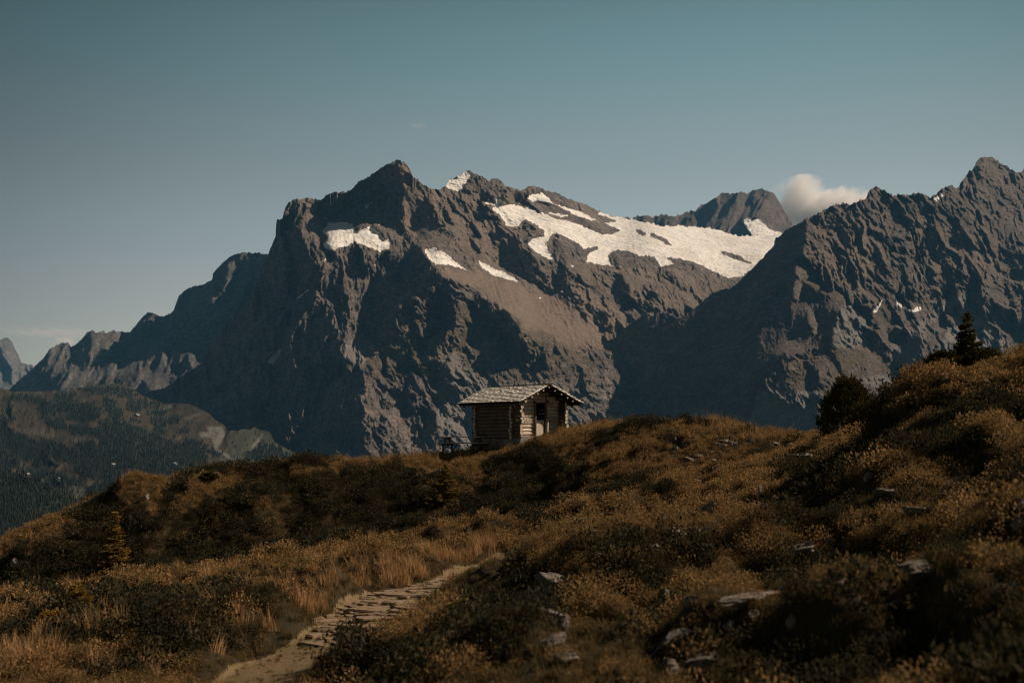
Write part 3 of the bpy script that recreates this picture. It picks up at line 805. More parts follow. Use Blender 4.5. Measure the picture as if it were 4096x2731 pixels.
forest_p = [R8(p) for p in (
    [(260, 440), (330, 410), (450, 470), (520, 400), (590, 390), (620, 420), (700, 480), (880, 490), (900, 560), (860, 620), (700, 650), (600, 620), (590, 560), (480, 590), (330, 560), (310, 480)],
    [(340, 600), (430, 610), (570, 610), (590, 690), (540, 740), (500, 720), (430, 660)],
    [(900, 440), (990, 420), (1040, 490), (1100, 560), (1120, 630), (1050, 640), (950, 580), (920, 500)],
    [(1150, 460), (1230, 450), (1270, 550), (1200, 560), (1140, 530)], [(1000, 330), (1060, 310), (1180, 360), (1190, 430), (1100, 420), (1020, 400)],
    [(600, 690), (750, 680), (880, 720), (900, 640), (1000, 640), (1180, 680), (1330, 740), (1480, 800), (1640, 830), (1720, 870), (1860, 960), (1880, 1040), (1680, 1070), (1520, 1030), (1640, 1100), (1640, 1160), (1500, 1180), (1200, 1220), (1100, 1190), (760, 1150), (660, 1090), (690, 1030), (600, 1000), (440, 960), (400, 900), (300, 850), (380, 800), (640, 880), (700, 820), (830, 830), (880, 880), (900, 800), (780, 760), (640, 760)],
    [(-600, 700), (0, 700), (100, 710), (200, 760), (300, 800), (400, 900), (440, 1000), (380, 1050), (200, 1000), (130, 960), (200, 1060), (0, 1070), (-600, 1100)],
    [(210, 1080), (450, 1080), (700, 1170), (740, 1200), (560, 1200), (380, 1150), (250, 1120)],
    [(1290, 560), (1400, 540), (1540, 520), (1500, 580), (1400, 600)], [(1580, 760), (1640, 700), (1720, 710), (1600, 780)], [(1880, 920), (2016, 930), (2100, 970), (1900, 940)],
    [(840, 1190), (1000, 1180), (1100, 1210), (1080, 1270), (900, 1250)], [(780, 1240), (860, 1240), (910, 1300), (830, 1320)], [(0, 640), (140, 610), (140, 640), (0, 690)], [(0, 570), (130, 490), (130, 520), (0, 600)],
    [(1350, 700), (1480, 700), (1460, 730), (1360, 720)], [(1350, 630), (1490, 610), (1490, 660), (1400, 680)], [(1160, 610), (1240, 620), (1220, 650), (1150, 640)])]
forest_p += [R8(p) for p in ([(700, 340), (800, 300), (960, 275), (1060, 300), (1180, 360), (1220, 420), (1150, 440), (1050, 390), (900, 380), (760, 400)], [(430, 385), (600, 385), (700, 400), (650, 440), (520, 430)], [(60, 430), (200, 400), (260, 430), (180, 480)], [(1230, 430), (1440, 490), (1400, 530), (1270, 500)], [(1380, 640), (1600, 600), (1640, 640), (1450, 690)], [(1600, 820), (1760, 800), (1900, 900), (1800, 930)], [(1320, 600), (1360, 590), (1500, 760), (1420, 770)])]
forest_p += [R2(p) for p in ([(1400, 1180), (1480, 1110), (1568, 1120), (1700, 1200), (1700, 1300), (1480, 1260)], [(1280, 1220), (1350, 1210), (1390, 1240), (1340, 1260)])]
forest_w = gblur(LV.mask(forest_p, 3.6, 501, .2), .8)
gravel = LV.mask([R8(p) for p in ([(1780, 740), (1900, 730), (1950, 760), (1940, 790), (1800, 780)], [(1850, 680), (2000, 690), (2030, 760), (1970, 860), (1940, 885), (1920, 850), (1900, 790)], [(1460, 530), (1540, 490), (1535, 505), (1470, 545)], [(1650, 610), (1830, 550), (1750, 600), (1660, 622)], [(1860, 1080), (1950, 1030), (1950, 1040), (1870, 1090)], [(740, 460), (760, 455), (765, 475)], [(1210, 680), (1222, 690), (1218, 715)], [(1600, 795), (1630, 775), (1632, 785), (1610, 800)])] +
                 [R2(p) for p in ([(1240, 1030), (1290, 1035), (1262, 1090), (1238, 1125), (1300, 1165), (1385, 1240), (1365, 1245), (1290, 1180), (1222, 1132), (1222, 1080)], [(1480, 1060), (1500, 1040), (1505, 1070), (1440, 1130), (1430, 1125)])] + [[(298, 470), (330, 455), (345, 460), (330, 475)]], .7, 511, .3)
gravel = gblur(gravel, .7)
green = gblur(LV.mask([R8([(250, 1110), (700, 1190), (1200, 1220), (1210, 1300), (700, 1320), (560, 1250), (350, 1170)]), R8([(1400, 940), (1700, 1050), (2016, 1000), (2016, 1200), (1640, 1180), (1500, 1020)]), [(240, 425), (300, 440), (330, 475), (250, 480), (225, 450)]], 2, 513), 3)
er = gblur(LV.mask([R8([(190, 720), (330, 680), (400, 720), (520, 790), (480, 790), (380, 740), (300, 770)]), R8([(620, 770), (780, 780), (790, 850), (640, 820)])], 1, 515), 1) * .3
u = X + .5 * (Y - 400)
Dv = D0 - crags(u, Y, 521, 1.3, 1.6, 3.6, (46, 20, 9, 4), (.13, .12, .09, .08)) - fbm(X * .5, Y * .5, 523, 3) * 4
Dv = Dv + facing_relief(LV, np.where(inpoly(R8([(0, 338), (300, 368), (600, 380), (330, 560), (150, 480), (0, 600)]), X, Y), -.3, .1), D0, 60, 2)
o, _ = build_relief("valley", LV, sky_v, [(-80, 556), (430, 556)], Dv, -68, 415, .75, M_VALLEY, {"forest": forest_w * .85, "gravel": np.maximum(gravel, er), "green": green}, None, jag=.9, jseed=61, back=250)
tag(o, kind='structure')
far_forest("forest", LV, Dv, np.clip(forest_w * 1.0 + .03 - gravel, 0, 1) * ((Y > np.interp(X, [q[0] for q in sky_v], [q[1] for q in sky_v]) + 1)), 17000, 6, 14, -66, 330, 388, 520, 31)

# near wooded slope in the lower left
LN = Lattice(-90, 260, 462, 640, 1.0)
X, Y = LN.X, LN.Y
sky_n = R8([(-900, 1040), (0, 1060), (60, 1070), (200, 1110), (300, 1140), (400, 1190), (500, 1230), (580, 1260), (640, 1310), (700, 1330), (780, 1350), (810, 1370), (900, 1440), (1200, 1600), (2300, 2000)])
D0 = LN.coarse_rbf([(-90, 468, 2100), (0, 470, 2100), (40, 484, 2000), (70, 498, 1950), (100, 510, 1900), (260, 580, 1700), (-90, 640, 1100), (0, 640, 1100), (100, 640, 1150), (260, 640, 1200), (0, 550, 1550), (80, 560, 1500)], 5)
Dn = D0 - crags(X, Y, 541, .5, 2, 1.8, (40, 18, 8), (.15, .12, .1))
o, _ = build_relief("valley", LN, sky_n, [(-90, 636), (260, 636)], Dn, -88, 255, 1.0, M_VALLEY, {"forest": X * 0 + 1, "gravel": X * 0, "green": X * 0}, None, jag=.2, jseed=71, back=150)
tag(o, kind='structure')
far_forest("forest", LN, Dn, (Y > np.interp(X, [q[0] for q in sky_n], [q[1] for q in sky_n]) + .5) * 1.0, 11000, 6, 10, -86, 200, 470, 600, 33)

# valley floor under everything
t = NT("valley_floor")
t.base(t.mix(t.rng(t.noise(t.coord(), .002, 5), .4, .6), (.05, .055, .03), (.03, .035, .022)))
o = mesh_obj("valley_floor", [(-15500, -390, -1100), (15500, -390, -1100), (15500, 15000, -1100), (-15500, 15000, -1100)], [[0, 1, 2, 3]], t.m, smooth=False)
tag(o, kind='structure')

# a handful of chalets on the alp
t = NT("chalet_timber"); M_CHW = t.base((.07, .045, .03))
t = NT("chalet_plaster"); M_CHP = t.base((.38, .35, .31))
t = NT("chalet_roof"); M_CHR = t.base((.19, .14, .12))
t = NT("chalet_tin"); M_CHT = t.base((.24, .23, .22))


def chalet(zx, zy, w, mw, mr_, label):
    p = R8([(zx, zy)])[0]
    D = float(LV.sample(Dv, np.array([p[0]]), np.array([p[1]]))[0])
    P = unproj(p[0], p[1], D)
    r = empty("chalet", P, (0, 0, rng.uniform(-.6, .6)))
    tag(r, label, "chalet", "chalets scattered over the valley pastures")
    d, h, rf = w * .75, w * .4, w * .28
    v = [(-w / 2, -d / 2, -2), (w / 2, -d / 2, -2), (w / 2, d / 2, -2), (-w / 2, d / 2, -2), (-w / 2, -d / 2, h), (w / 2, -d / 2, h), (w / 2, d / 2, h), (-w / 2, d / 2, h), (0, -d / 2, h + rf), (0, d / 2, h + rf)]
    mesh_obj("wall", v, [[0, 1, 5, 8, 4], [1, 2, 6, 5], [2, 3, 7, 9, 6], [3, 0, 4, 7]], mw, r, smooth=False)
    e = w * .62
    t_ = .4
    zr = h + rf + .2; ze = h - rf * .24 + .2
    v = []
    for yy in (-d * .62, d * .62):
        v += [(-e, yy, ze), (0, yy, zr), (e, yy, ze), (e, yy, ze + t_), (0, yy, zr + t_), (-e, yy, ze + t_)]
    f = [[0, 1, 4, 5], [1, 2, 3, 4], [11, 10, 7, 6], [10, 9, 8, 7], [0, 6, 7, 1], [1, 7, 8, 2], [5, 4, 10, 11], [4, 3, 9, 10], [2, 8, 9, 3], [0, 5, 11, 6]]
    mesh_obj("roof", v, f, mr_, r, smooth=False)


for a in ((245, 1122, 11, M_CHW, M_CHT, "small pale roofed chalet at the upper left end of the green meadow strip"),
          (525, 1170, 13, M_CHP, M_CHT, "white plastered chalet, brightest one, standing in the green meadow strip"),
          (525, 1198, 14, M_CHW, M_CHR, "brown timber chalet just below the bright white chalet"),
          (1010, 1038, 12, M_CHW, M_CHT, "lone chalet in a small clearing in the middle of the forest"),
          (1560, 1034, 14, M_CHW, M_CHT, "grey roofed chalet at the right edge of the dark forest"),
          (1745, 1092, 14, M_CHW, M_CHR, "red brown farmhouse, left of the pair above the grassy ridge"),
          (1775, 1090, 11, M_CHW, M_CHT, "small barn, right of the pair above the grassy ridge"),
          (1225, 598, 18, M_CHW, M_CHT, "long pale roofed alp hut on the brown pasture below the scree"),
          (870, 402, 16, M_CHW, M_CHT, "alp building high on the pass below the jagged ridge")):
    chalet(*a)
# ================================================================ foreground hill
def W(px, py, D, dz=0.0):
    p = unproj(px, py, D)
    return (float(p[0]), float(p[1]), float(p[2]) + dz)


ridge = [(-60, 572, 48), (0, 542, 49), (50, 521, 49.5), (87, 503, 50), (144, 485, 51), (196, 476, 52), (240, 468, 53), (279, 464, 53.5), (340, 463, 54), (374, 459, 55), (414, 458, 57)]
ctrl = [W(*r) for r in ridge]
for (px, py, D) in ridge:
    a = px / 512.0 - 1
    ctrl += [W(px, py + 16, D + 7), W(px, py + 40, D + 22)]
ctrl += [W(*r) for r in [
    # crest around the hut and the knoll
    (440, 454, 58), (460, 455, 58.5), (477, 453, 59.6), (488, 451, 58.0), (500, 448, 58.2), (521, 442.6, 56.6), (535, 440, 56.2), (548, 436, 57), (566, 430.0, 57.5), (600, 429, 56), (636, 422, 54), (666, 420, 53), (714, 422, 52), (749, 431, 50), (775, 443, 48), (790, 447, 47), (814, 446, 44),
    (560, 430, 62), (500, 448, 63), (455, 458, 64),
    # right hand slope
    (830, 452, 36), (850, 446, 33), (866, 436, 31), (893, 424, 28.5), (919, 416, 27), (948, 410, 25.5), (980, 398, 24), (1004, 378, 22.8), (1030, 360, 22), (1080, 348, 20.5),
    (900, 430, 23), (960, 410, 20), (1020, 400, 17.5), (860, 450, 26), (800, 470, 28),
    (731, 472, 44), (700, 500, 27), (620, 540, 17.5), (560, 600, 11), (800, 520, 18.5), (900, 480, 18), (900, 560, 11), (1000, 450, 16.2), (1000, 600, 6.8), (750, 620, 8.2), (660, 600, 10), (1060, 500, 12),
    (512, 682, 5.8), (800, 690, 5.6), (1024, 690, 4.3), (640, 690, 5.7),
    (505, 584, 15), (445, 628, 11.0), (395, 672, 8.6), (350, 716, 7.0),
    # the path terrace
    (270, 682, 9.2), (330, 640, 12), (370, 603, 15.5), (430, 580, 19), (492, 566, 22.5), (560, 540, 25.5), (640, 505, 31),
    (200, 682, 9.6), (260, 640, 12.5), (320, 600, 16), (400, 572, 20), (470, 556, 24),
    (100, 682, 10), (0, 690, 10.5), (0, 640, 14), (120, 640, 13.5), (-60, 640, 14),
    (104, 604, 17.5), (180, 597, 18.5), (216, 587, 19.5), (283, 575, 21), (350, 561, 22.5), (420, 545, 24.5), (480, 534, 27), (533, 526, 29), (580, 510, 32), (640, 490, 36), (690, 480, 40),
    # hollow and dark hillside behind the terrace
    (350, 556, 45), (420, 540, 46.5), (480, 525, 48), (533, 515, 48), (283, 569, 44), (216, 580, 43.5), (120, 590, 43), (0, 610, 42), (-60, 620, 42),
    (340, 500, 50.5), (420, 490, 52), (500, 480, 53), (560, 462, 52), (620, 462, 48.5), (660, 452, 48.5), (700, 446, 48.5), (250, 510, 49), (150, 530, 47), (60, 556, 46), (740, 452, 46.5),
    (540, 452, 54), (600, 440, 52), (460, 465, 55), (380, 475, 53)]]
ctrl += [(0, 1.0, -1.62), (1.5, 1.2, -1.42), (-2, 1, -1.9), (-6, 2, -2.5), (4, 1, -1.05), (0, -3, -1.5), (4, -3, -.9), (-6, -3, -2.4), (9, 2, -.2),
         (6, 66, -1.5), (9, 74, -6), (14, 60, -2.2), (18, 64, -6), (22, 50, .2), (26, 36, 3.0), (22, 42, 1.4), (0, 72, -6), (-6, 72, -7), (30, 20, 5.5), (20, 12, 2.6), (34, 60, -2), (12, 85, -14), (-5, 85, -15), (-20, 80, -16), (-36, 60, -16), (30, 85, -14), (45, 40, 5), (-28, 22, -6.5), (-34, 32, -9), (-26, 10, -5.6)]

# irregular control lattice in (bearing, log distance)
NS, NY = 760, 760
s_ax = np.linspace(-.74, .74, NS)
y_ax = np.exp(np.linspace(math.log(.9), math.log(92), NY))
Lc = (np.linspace(-.74, .74, 90), np.exp(np.linspace(math.log(.9), math.log(92), 110)))
SS, YY = np.meshgrid(*Lc)
Zc = rbf(ctrl, SS * YY, YY, .004, 20.0)


def axis_idx(ax, v):
    u = np.interp(v, ax, np.arange(len(ax)))
    u = np.clip(u, 0, len(ax) - 1.001)
    return u.astype(int), u - u.astype(int)


def bil(A, sa, ya, x, y):
    s = x / np.maximum(y, .3)
    i, fu = axis_idx(sa, s)
    j, fv = axis_idx(ya, y)
    return (A[j, i] * (1 - fu) + A[j, i + 1] * fu) * (1 - fv) + (A[j + 1, i] * (1 - fu) + A[j + 1, i + 1] * fu) * fv


SS, YY = np.meshgrid(s_ax, y_ax)
GX = SS * YY; GY = YY
GZ0 = bil(Zc, Lc[0], Lc[1], GX, GY)
gpx, gpy = project(np.stack([GX, GY, GZ0 - .12], -1))

# the two visible bits of path, in world space through their outline on the smooth ground
path_poly = RA([(160, 1120), (230, 1050), (480, 930), (690, 835), (870, 725), (985, 635), (1100, 545), (1230, 500), (1330, 445), (1530, 415), (1680, 372), (1850, 320), (2070, 265), (2190, 238),
                (2260, 250), (2140, 300), (2040, 370), (1900, 440), (1740, 490), (1660, 540), (1540, 610), (1390, 660), (1290, 750), (1170, 840), (930, 970), (800, 1070), (760, 1120)])
wob = .0
near = (GY < 29) & (GY > 5)
pm = inpoly(path_poly, gpx + 3 * fbm(GX * 1.6, GY * 1.6, 601, 3), gpy + 1.5 * fbm(GX * 1.6, GY * 1.6, 602, 3)) & near
grav_poly = [RB([(1085, 890), (1120, 800), (1180, 785), (1255, 800), (1340, 770), (1330, 800), (1250, 850), (1180, 890)]), RB([(1700, 600), (1760, 570), (1880, 560), (2050, 590), (2100, 620), (2000, 660), (1920, 670), (1840, 640)]),
             RB([(560, 540), (620, 530), (720, 600), (740, 660), (650, 655), (600, 590)])]
gm = np.zeros(GX.shape, bool)
for p in grav_poly:
    gm |= inpoly(p, gpx + 1.5 * fbm(GX * 1.5, GY * 1.5, 603, 3), gpy + .8 * fbm(GX * 1.5, GY * 1.5, 604, 3)) & (GY > 36) & (GY < 52)
pathf = gblur(pm.astype(float), 1.2)
gravf = gblur(gm.astype(float), 1.2)

# hummocks: heather mounds with a steep shaded left side, smaller bumps on the grass
hs_ = np.clip((gpy * 0 + np.interp(GY, [0, 20, 26, 34, 60], [.35, .45, .8, 1.0, .75])), 0, 1)
rightside = np.clip((GX - (-1.2 + .04 * GY)) / 4, 0, 1)
hx, hy = GX + .8 * fbm(GX * .3, GY * .3, 611, 2), GY + .8 * fbm(GX * .3, GY * .3, 612, 2)
n1 = ridged(hx * .20, hy * .13, 613, 2, .5) - .75
n2 = fbm(hx * .55, hy * .45, 614, 3)
n3 = fbm(GX * 1.9, GY * 1.7, 615, 3)
flat = np.clip(1 - 1.0 * gblur(pathf, 7) * 1.6 - gblur(gravf, 4), .06, 1)
nearcam = np.clip((GY - 2) / 6, .25, 1)
# hut platform stays smooth
hutd = np.clip((np.hypot(GX - .5, GY - 59.5) - 2.5) / 3, .12, 1)
crestk = np.clip(np.abs(GY - np.interp(gpx, [r[0] for r in ridge] + [560, 700, 800], [r[2] for r in ridge] + [57, 52, 46])) / 8, .3, 1)
# named mounds: a long sunny back to the right, a steep shaded front to the left
MOUNDS = [RC for RC in [(905, 470, 1.5, .75, 20), (935, 448, 1.2, .5, 17), (985, 440, 1.1, .5, 15), (880, 505, 1.2, .55, 15.5), (1000, 555, .8, .40, 8.5), (575, 575, 1.2, .55, 12.5), (905, 560, .9, .45, 11), (790, 600, .8, .35, 9.5), (660, 560, .9, .35, 13.5), (610, 560, 1.0, .35, 14), (700, 520, 1.1, .4, 20), (760, 560, .8, .35, 12.5),
          (960, 625, .7, .38, 6.6), (840, 640, .6, .3, 7.0), (720, 640, .6, .25, 7.6), (500, 660, .6, .3, 7.6), (1010, 500, .9, .4, 11.5),
          (560, 482, 1.5, .5, 50), (500, 498, 1.6, .6, 50), (430, 500, 1.8, .9, 51), (370, 500, 1.6, .8, 50), (320, 510, 1.6, .8, 49), (260, 520, 1.7, .8, 48.5), (190, 520, 1.6, .8, 49), (130, 545, 1.6, .7, 47), (90, 560, 1.4, .7, 46), (300, 480, 1.4, .6, 52), (600, 470, 1.3, .6, 49), (640, 455, 1.0, .45, 48.8), (690, 440, .9, .4, 49), (130, 505, 1.3, .7, 50), (40, 560, 1.5, .8, 46),
          (330, 600, .7, .35, 17), (250, 625, .8, .4, 14), (150, 640, .8, .4, 13), (60, 650, .8, .4, 12.5), (210, 665, .6, .35, 11)]]
MZ = 0
for (mx_, my_, mr_, mh_, mD_) in MOUNDS:
    c_ = unproj(mx_, my_, mD_)
    dx_ = (GX - c_[0]) / mr_; dy_ = (GY - c_[1]) / (mr_ * 1.3)
    wv = .35 * perlin(GX * .9 / mr_, GY * .9 / mr_, 640)
    dx_ = dx_ + wv
    k_ = np.where(dx_ < 0, 3.6, .8)
    MZ = np.maximum(MZ, mh_ * (1.45 if mx_ > 540 and mD_ < 30 else 1.1) * np.exp(-(k_ * dx_ ** 2 + dy_ ** 2)))
GZ = GZ0 + MZ * flat * hutd + flat * hutd * nearcam * (hs_ * crestk * .55 * n1 + (.24 + .12 * rightside) * n2 * crestk + .09 * n3) - .10
GZ = GZ - .04 * pathf - .03 * gravf


def gz(x, y):
    return bil(GZ, s_ax, y_ax, np.asarray(x, float), np.asarray(y, float))


def hit(px, py, dmin=4.0, dmax=66.0):
    """first point of the hill seen at a pixel"""
    D = np.exp(np.linspace(math.log(dmin), math.log(dmax), 900))
    P = unproj(np.full(900, px, float), np.full(900, py, float), D)
    g = gz(P[:, 0], P[:, 1])
    k = np.nonzero(P[:, 2] <= g)[0]
    if len(k) == 0:
        k = [int(np.argmin(P[:, 2] - g))]
    p = P[k[0]].copy()
    p[2] = gz(p[0], p[1])
    return p


def ground_material():
    t = NT("alpine_turf")
    co = t.coord()
    n = t.noise(co, .5, 5, .6)
    n2 = t.noise(co, 6, 5, .7)
    c = t.mix(t.rng(n, .35, .65), (.045, .026, .009), (.028, .022, .009))
    c = t.mix(t.math('MULTIPLY', t.rng(n2, .45, .7), .8), c, (.020, .014, .008))
    t.bump(t.noise(co, 9, 6, .7), .8, .06)
    return t.base(c)


def path_material():
    t = NT("path_earth")
    co = t.coord()
    n = t.noise(co, .9, 6, .65)
    n2 = t.noise(co, 9, 6, .7)
    c = t.mix(t.rng(n, .38, .62), (.150, .108, .048), (.185, .120, .066))
    c = t.mix(t.math('MULTIPLY', t.rng(n2, .45, .7), .7), c, (.085, .064, .034))
    c = t.mix(t.attr("gravel"), c, t.mix(t.rng(t.noise(co, 14, 4, .7), .4, .6), (.20, .155, .12), (.09, .07, .052)))
    t.bump(t.noise(co, 12, 6, .75), .9, .05)
    return t.base(c)


M_TURF = ground_material()
M_PATH = path_material()
V = np.stack([GX, GY, GZ], -1)
pv = np.maximum(pathf, gravf)
fs = .25 * (pv[:-1, :-1] + pv[1:, :-1] + pv[1:, 1:] + pv[:-1, 1:])
o = mesh_obj("ground", V, grid_faces(NY, NS, fs <= .5), M_TURF)
tag(o, kind='structure')
f = grid_faces(NY, NS, fs > .5)
u_, inv_ = np.unique(f, return_inverse=True)
o = mesh_obj("path", V.reshape(-1, 3)[u_], inv_.reshape(f.shape), M_PATH, attrs={"gravel": gravf.ravel()[u_]})
tag(o, kind='structure')
# ================================================================ ground cover
def leaf_mat(name, cols, trans=.35, pos=None):
    m = bpy.data.materials.new(name)
    m.use_nodes = True
    n = m.node_tree.nodes; l = m.node_tree.links
    n.clear()
    out = n.new("ShaderNodeOutputMaterial")
    inf = n.new("ShaderNodeObjectInfo")
    geo = n.new("ShaderNodeNewGeometry")
    add = n.new("ShaderNodeMath"); add.operation = 'ADD'
    mul = n.new("ShaderNodeMath"); mul.operation = 'MULTIPLY'; mul.inputs[1].default_value = .45
    l.new(geo.outputs["Random Per Island"], mul.inputs[0])
    mul2 = n.new("ShaderNodeMath"); mul2.operation = 'MULTIPLY'; mul2.inputs[1].default_value = .55
    l.new(inf.outputs["Random"], mul2.inputs[0])
    l.new(mul.outputs[0], add.inputs[0]); l.new(mul2.outputs[0], add.inputs[1])
    r = n.new("ShaderNodeValToRGB")
    r.color_ramp.elements[0].color = cols[0] + (1,)
    r.color_ramp.elements[1].color = cols[-1] + (1,)
    for k in range(1, len(cols) - 1):
        e = r.color_ramp.elements.new(k / (len(cols) - 1)); e.color = cols[k] + (1,)
    l.new(add.outputs[0], r.inputs[0])
    d = n.new("ShaderNodeBsdfDiffuse"); tr = n.new("ShaderNodeBsdfTranslucent"); mx = n.new("ShaderNodeMixShader")
    mx.inputs[0].default_value = trans
    l.new(r.outputs[0], d.inputs["Color"]); l.new(r.outputs[0], tr.inputs["Color"])
    l.new(d.outputs[0], mx.inputs[1]); l.new(tr.outputs[0], mx.inputs[2]); l.new(mx.outputs[0], out.inputs["Surface"])
    return m


M_SHRUB = leaf_mat("shrub_leaves", [(.095, .074, .040), (.165, .106, .050), (.30, .168, .068), (.11, .092, .044), (.40, .22, .082), (.20, .104, .047)], .35)
M_DARK = leaf_mat("alpenrose_shade_leaves", [(.017, .020, .016), (.030, .030, .018), (.056, .044, .022), (.024, .027, .018), (.20, .12, .044)], .25)  # dark alpenrose, also painting shade into near hollows and mound fronts
M_GRASS = leaf_mat("dry_grass_blades", [(.24, .14, .062), (.33, .19, .085), (.45, .27, .13), (.20, .12, .052)], .35)
M_TURFG = leaf_mat("short_grass_blades", [(.085, .068, .032), (.14, .088, .036), (.070, .064, .030), (.20, .115, .046)], .35)


def quads(c, d, w, L):
    """leaf quads: centres c, long axis d, width axis w, (n,3) each"""
    a = c - d * L[:, None] * .5; b = c + d * L[:, None] * .5
    V = np.stack([a - w * .35, c - w * .0 + w, b, c - w], 1)
    V[:, 0] = a
    return V.reshape(-1, 3), np.arange(len(c) * 4).reshape(-1, 4)


def unit(v):
    return v / (np.linalg.norm(v, axis=1, keepdims=True) + 1e-9)


def proto(name, V, Fc, mat):
    me = bpy.data.meshes.new(name)
    me.vertices.add(len(V)); me.vertices.foreach_set("co", np.asarray(V, np.float32).ravel())
    me.loops.add(Fc.size); me.loops.foreach_set("vertex_index", Fc.astype(np.int32).ravel())
    me.polygons.add(len(Fc)); me.polygons.foreach_set("loop_start", np.arange(0, Fc.size, Fc.shape[1], dtype=np.int32))
    me.update(calc_edges=True)
    me.materials.append(mat)
    return bpy.data.objects.new(name, me)          # kept out of the scene: only instanced


def shrub_proto(seed, n=230, R=.22, H=.20, ls=.026):
    r = np.random.default_rng(seed)
    th = r.uniform(0, 6.283, n); ph = np.arccos(r.uniform(0.05, 1, n)); rad = r.uniform(.55, 1.0, n)
    lob = 1 + .3 * np.sin(3 * th + seed) + .2 * np.sin(5 * th + 2 * seed)
    c = np.stack([np.sin(ph) * np.cos(th) * R * lob, np.sin(ph) * np.sin(th) * R * lob, np.cos(ph) * H], 1) * rad[:, None]
    d = unit(c * [1, 1, 2.0] / R + r.normal(0, .8, (n, 3)))
    w = unit(np.cross(d, r.normal(0, 1, (n, 3))))
    L = ls * r.uniform(.7, 1.5, n)
    V, Fc = quads(c, d, w * (L * .32)[:, None], L)
    return V, Fc


def tuft_proto(seed, n=46, R=.10, H=.26, wd=.0045, lean=.5):
    r = np.random.default_rng(seed)
    base = np.stack([r.normal(0, R * .5, n), r.normal(0, R * .5, n), np.zeros(n)], 1)
    az = r.uniform(0, 6.283, n)
    h = H * r.uniform(.45, 1.15, n)
    le = lean * r.uniform(.15, 1.0, n)
    out = np.stack([np.cos(az), np.sin(az), 0 * az], 1)
    side = np.stack([-np.sin(az), np.cos(az), 0 * az], 1) * wd
    rows = []
    for f, k in ((0, 1.0), (.5, .8), (1.0, .12)):
        p = base + out * (le * h * f ** 1.8)[:, None] + np.stack([0 * h, 0 * h, h * f * (1 - .25 * le * f)], 1)
        rows += [p - side * k, p + side * k]
    V = np.stack(rows, 1)
    Fq = np.array([[0, 1, 3, 2], [2, 3, 5, 4]])
    Fc = (Fq[None] + (np.arange(n) * 6)[:, None, None]).reshape(-1, 4)
    return V.reshape(-1, 3), Fc


def scatter(name, pts, scl, protos, mat, kind='stuff', tilt=.35, seed=1):
    """point mesh with a node group that stands a plant on each point"""
    r = np.random.default_rng(seed)
    n = len(pts)
    obs = [proto(name + "_tuft", V, Fc, mat) for V, Fc in protos]
    me = bpy.data.meshes.new(name)
    me.vertices.add(n); me.vertices.foreach_set("co", np.asarray(pts, np.float32).ravel())
    a = me.attributes.new("scl", 'FLOAT', 'POINT'); a.data.foreach_set("value", np.asarray(scl, np.float32))
    rot = np.stack([r.normal(0, tilt * .5, n), r.normal(0, tilt * .5, n), r.uniform(0, 6.283, n)], 1)
    a = me.attributes.new("rot", 'FLOAT_VECTOR', 'POINT'); a.data.foreach_set("vector", rot.astype(np.float32).ravel())
    a = me.attributes.new("idx", 'INT', 'POINT'); a.data.foreach_set("value", r.integers(0, len(obs), n).astype(np.int32))
    me.update()
    o = bpy.data.objects.new(name, me); col.objects.link(o)
    ng = bpy.data.node_groups.new(name + "_nodes", 'GeometryNodeTree')
    ng.interface.new_socket(name="Geometry", in_out='INPUT', socket_type='NodeSocketGeometry')
    ng.interface.new_socket(name="Geometry", in_out='OUTPUT', socket_type='NodeSocketGeometry')
    N = ng.nodes; L = ng.links
    gi = N.new("NodeGroupInput"); go = N.new("NodeGroupOutput")
    iop = N.new("GeometryNodeInstanceOnPoints")
    jn = N.new("GeometryNodeJoinGeometry")
    for ob in obs:
        oi = N.new("GeometryNodeObjectInfo"); oi.inputs["Object"].default_value = ob
        oi.inputs["As Instance"].default_value = True
        L.new(oi.outputs["Geometry"], jn.inputs[0])
    L.new(gi.outputs[0], iop.inputs["Points"]); L.new(jn.outputs[0], iop.inputs["Instance"])
    iop.inputs["Pick Instance"].default_value = True

    def na(nm, dt):
        q = N.new("GeometryNodeInputNamedAttribute"); q.data_type = dt; q.inputs["Name"].default_value = nm
        return q.outputs["Attribute"]
    L.new(na("idx", 'INT'), iop.inputs["Instance Index"])
    e2r = N.new("FunctionNodeEulerToRotation")
    L.new(na("rot", 'FLOAT_VECTOR'), e2r.inputs[0]); L.new(e2r.outputs[0], iop.inputs["Rotation"])
    L.new(na("scl", 'FLOAT'), iop.inputs["Scale"])
    L.new(iop.outputs[0], go.inputs[0])
    md = o.modifiers.new("plants", 'NODES'); md.node_group = ng
    tag(o, kind=kind)
    return o


def candidates(n, seed, y0=3.2, y1=68, smax=.56, pw=1.0):
    r = np.random.default_rng(seed)
    y = (r.uniform(y0 ** pw, y1 ** pw, n)) ** (1 / pw)
    s = r.uniform(-smax, smax, n)
    x = s * y
    return x, y, r


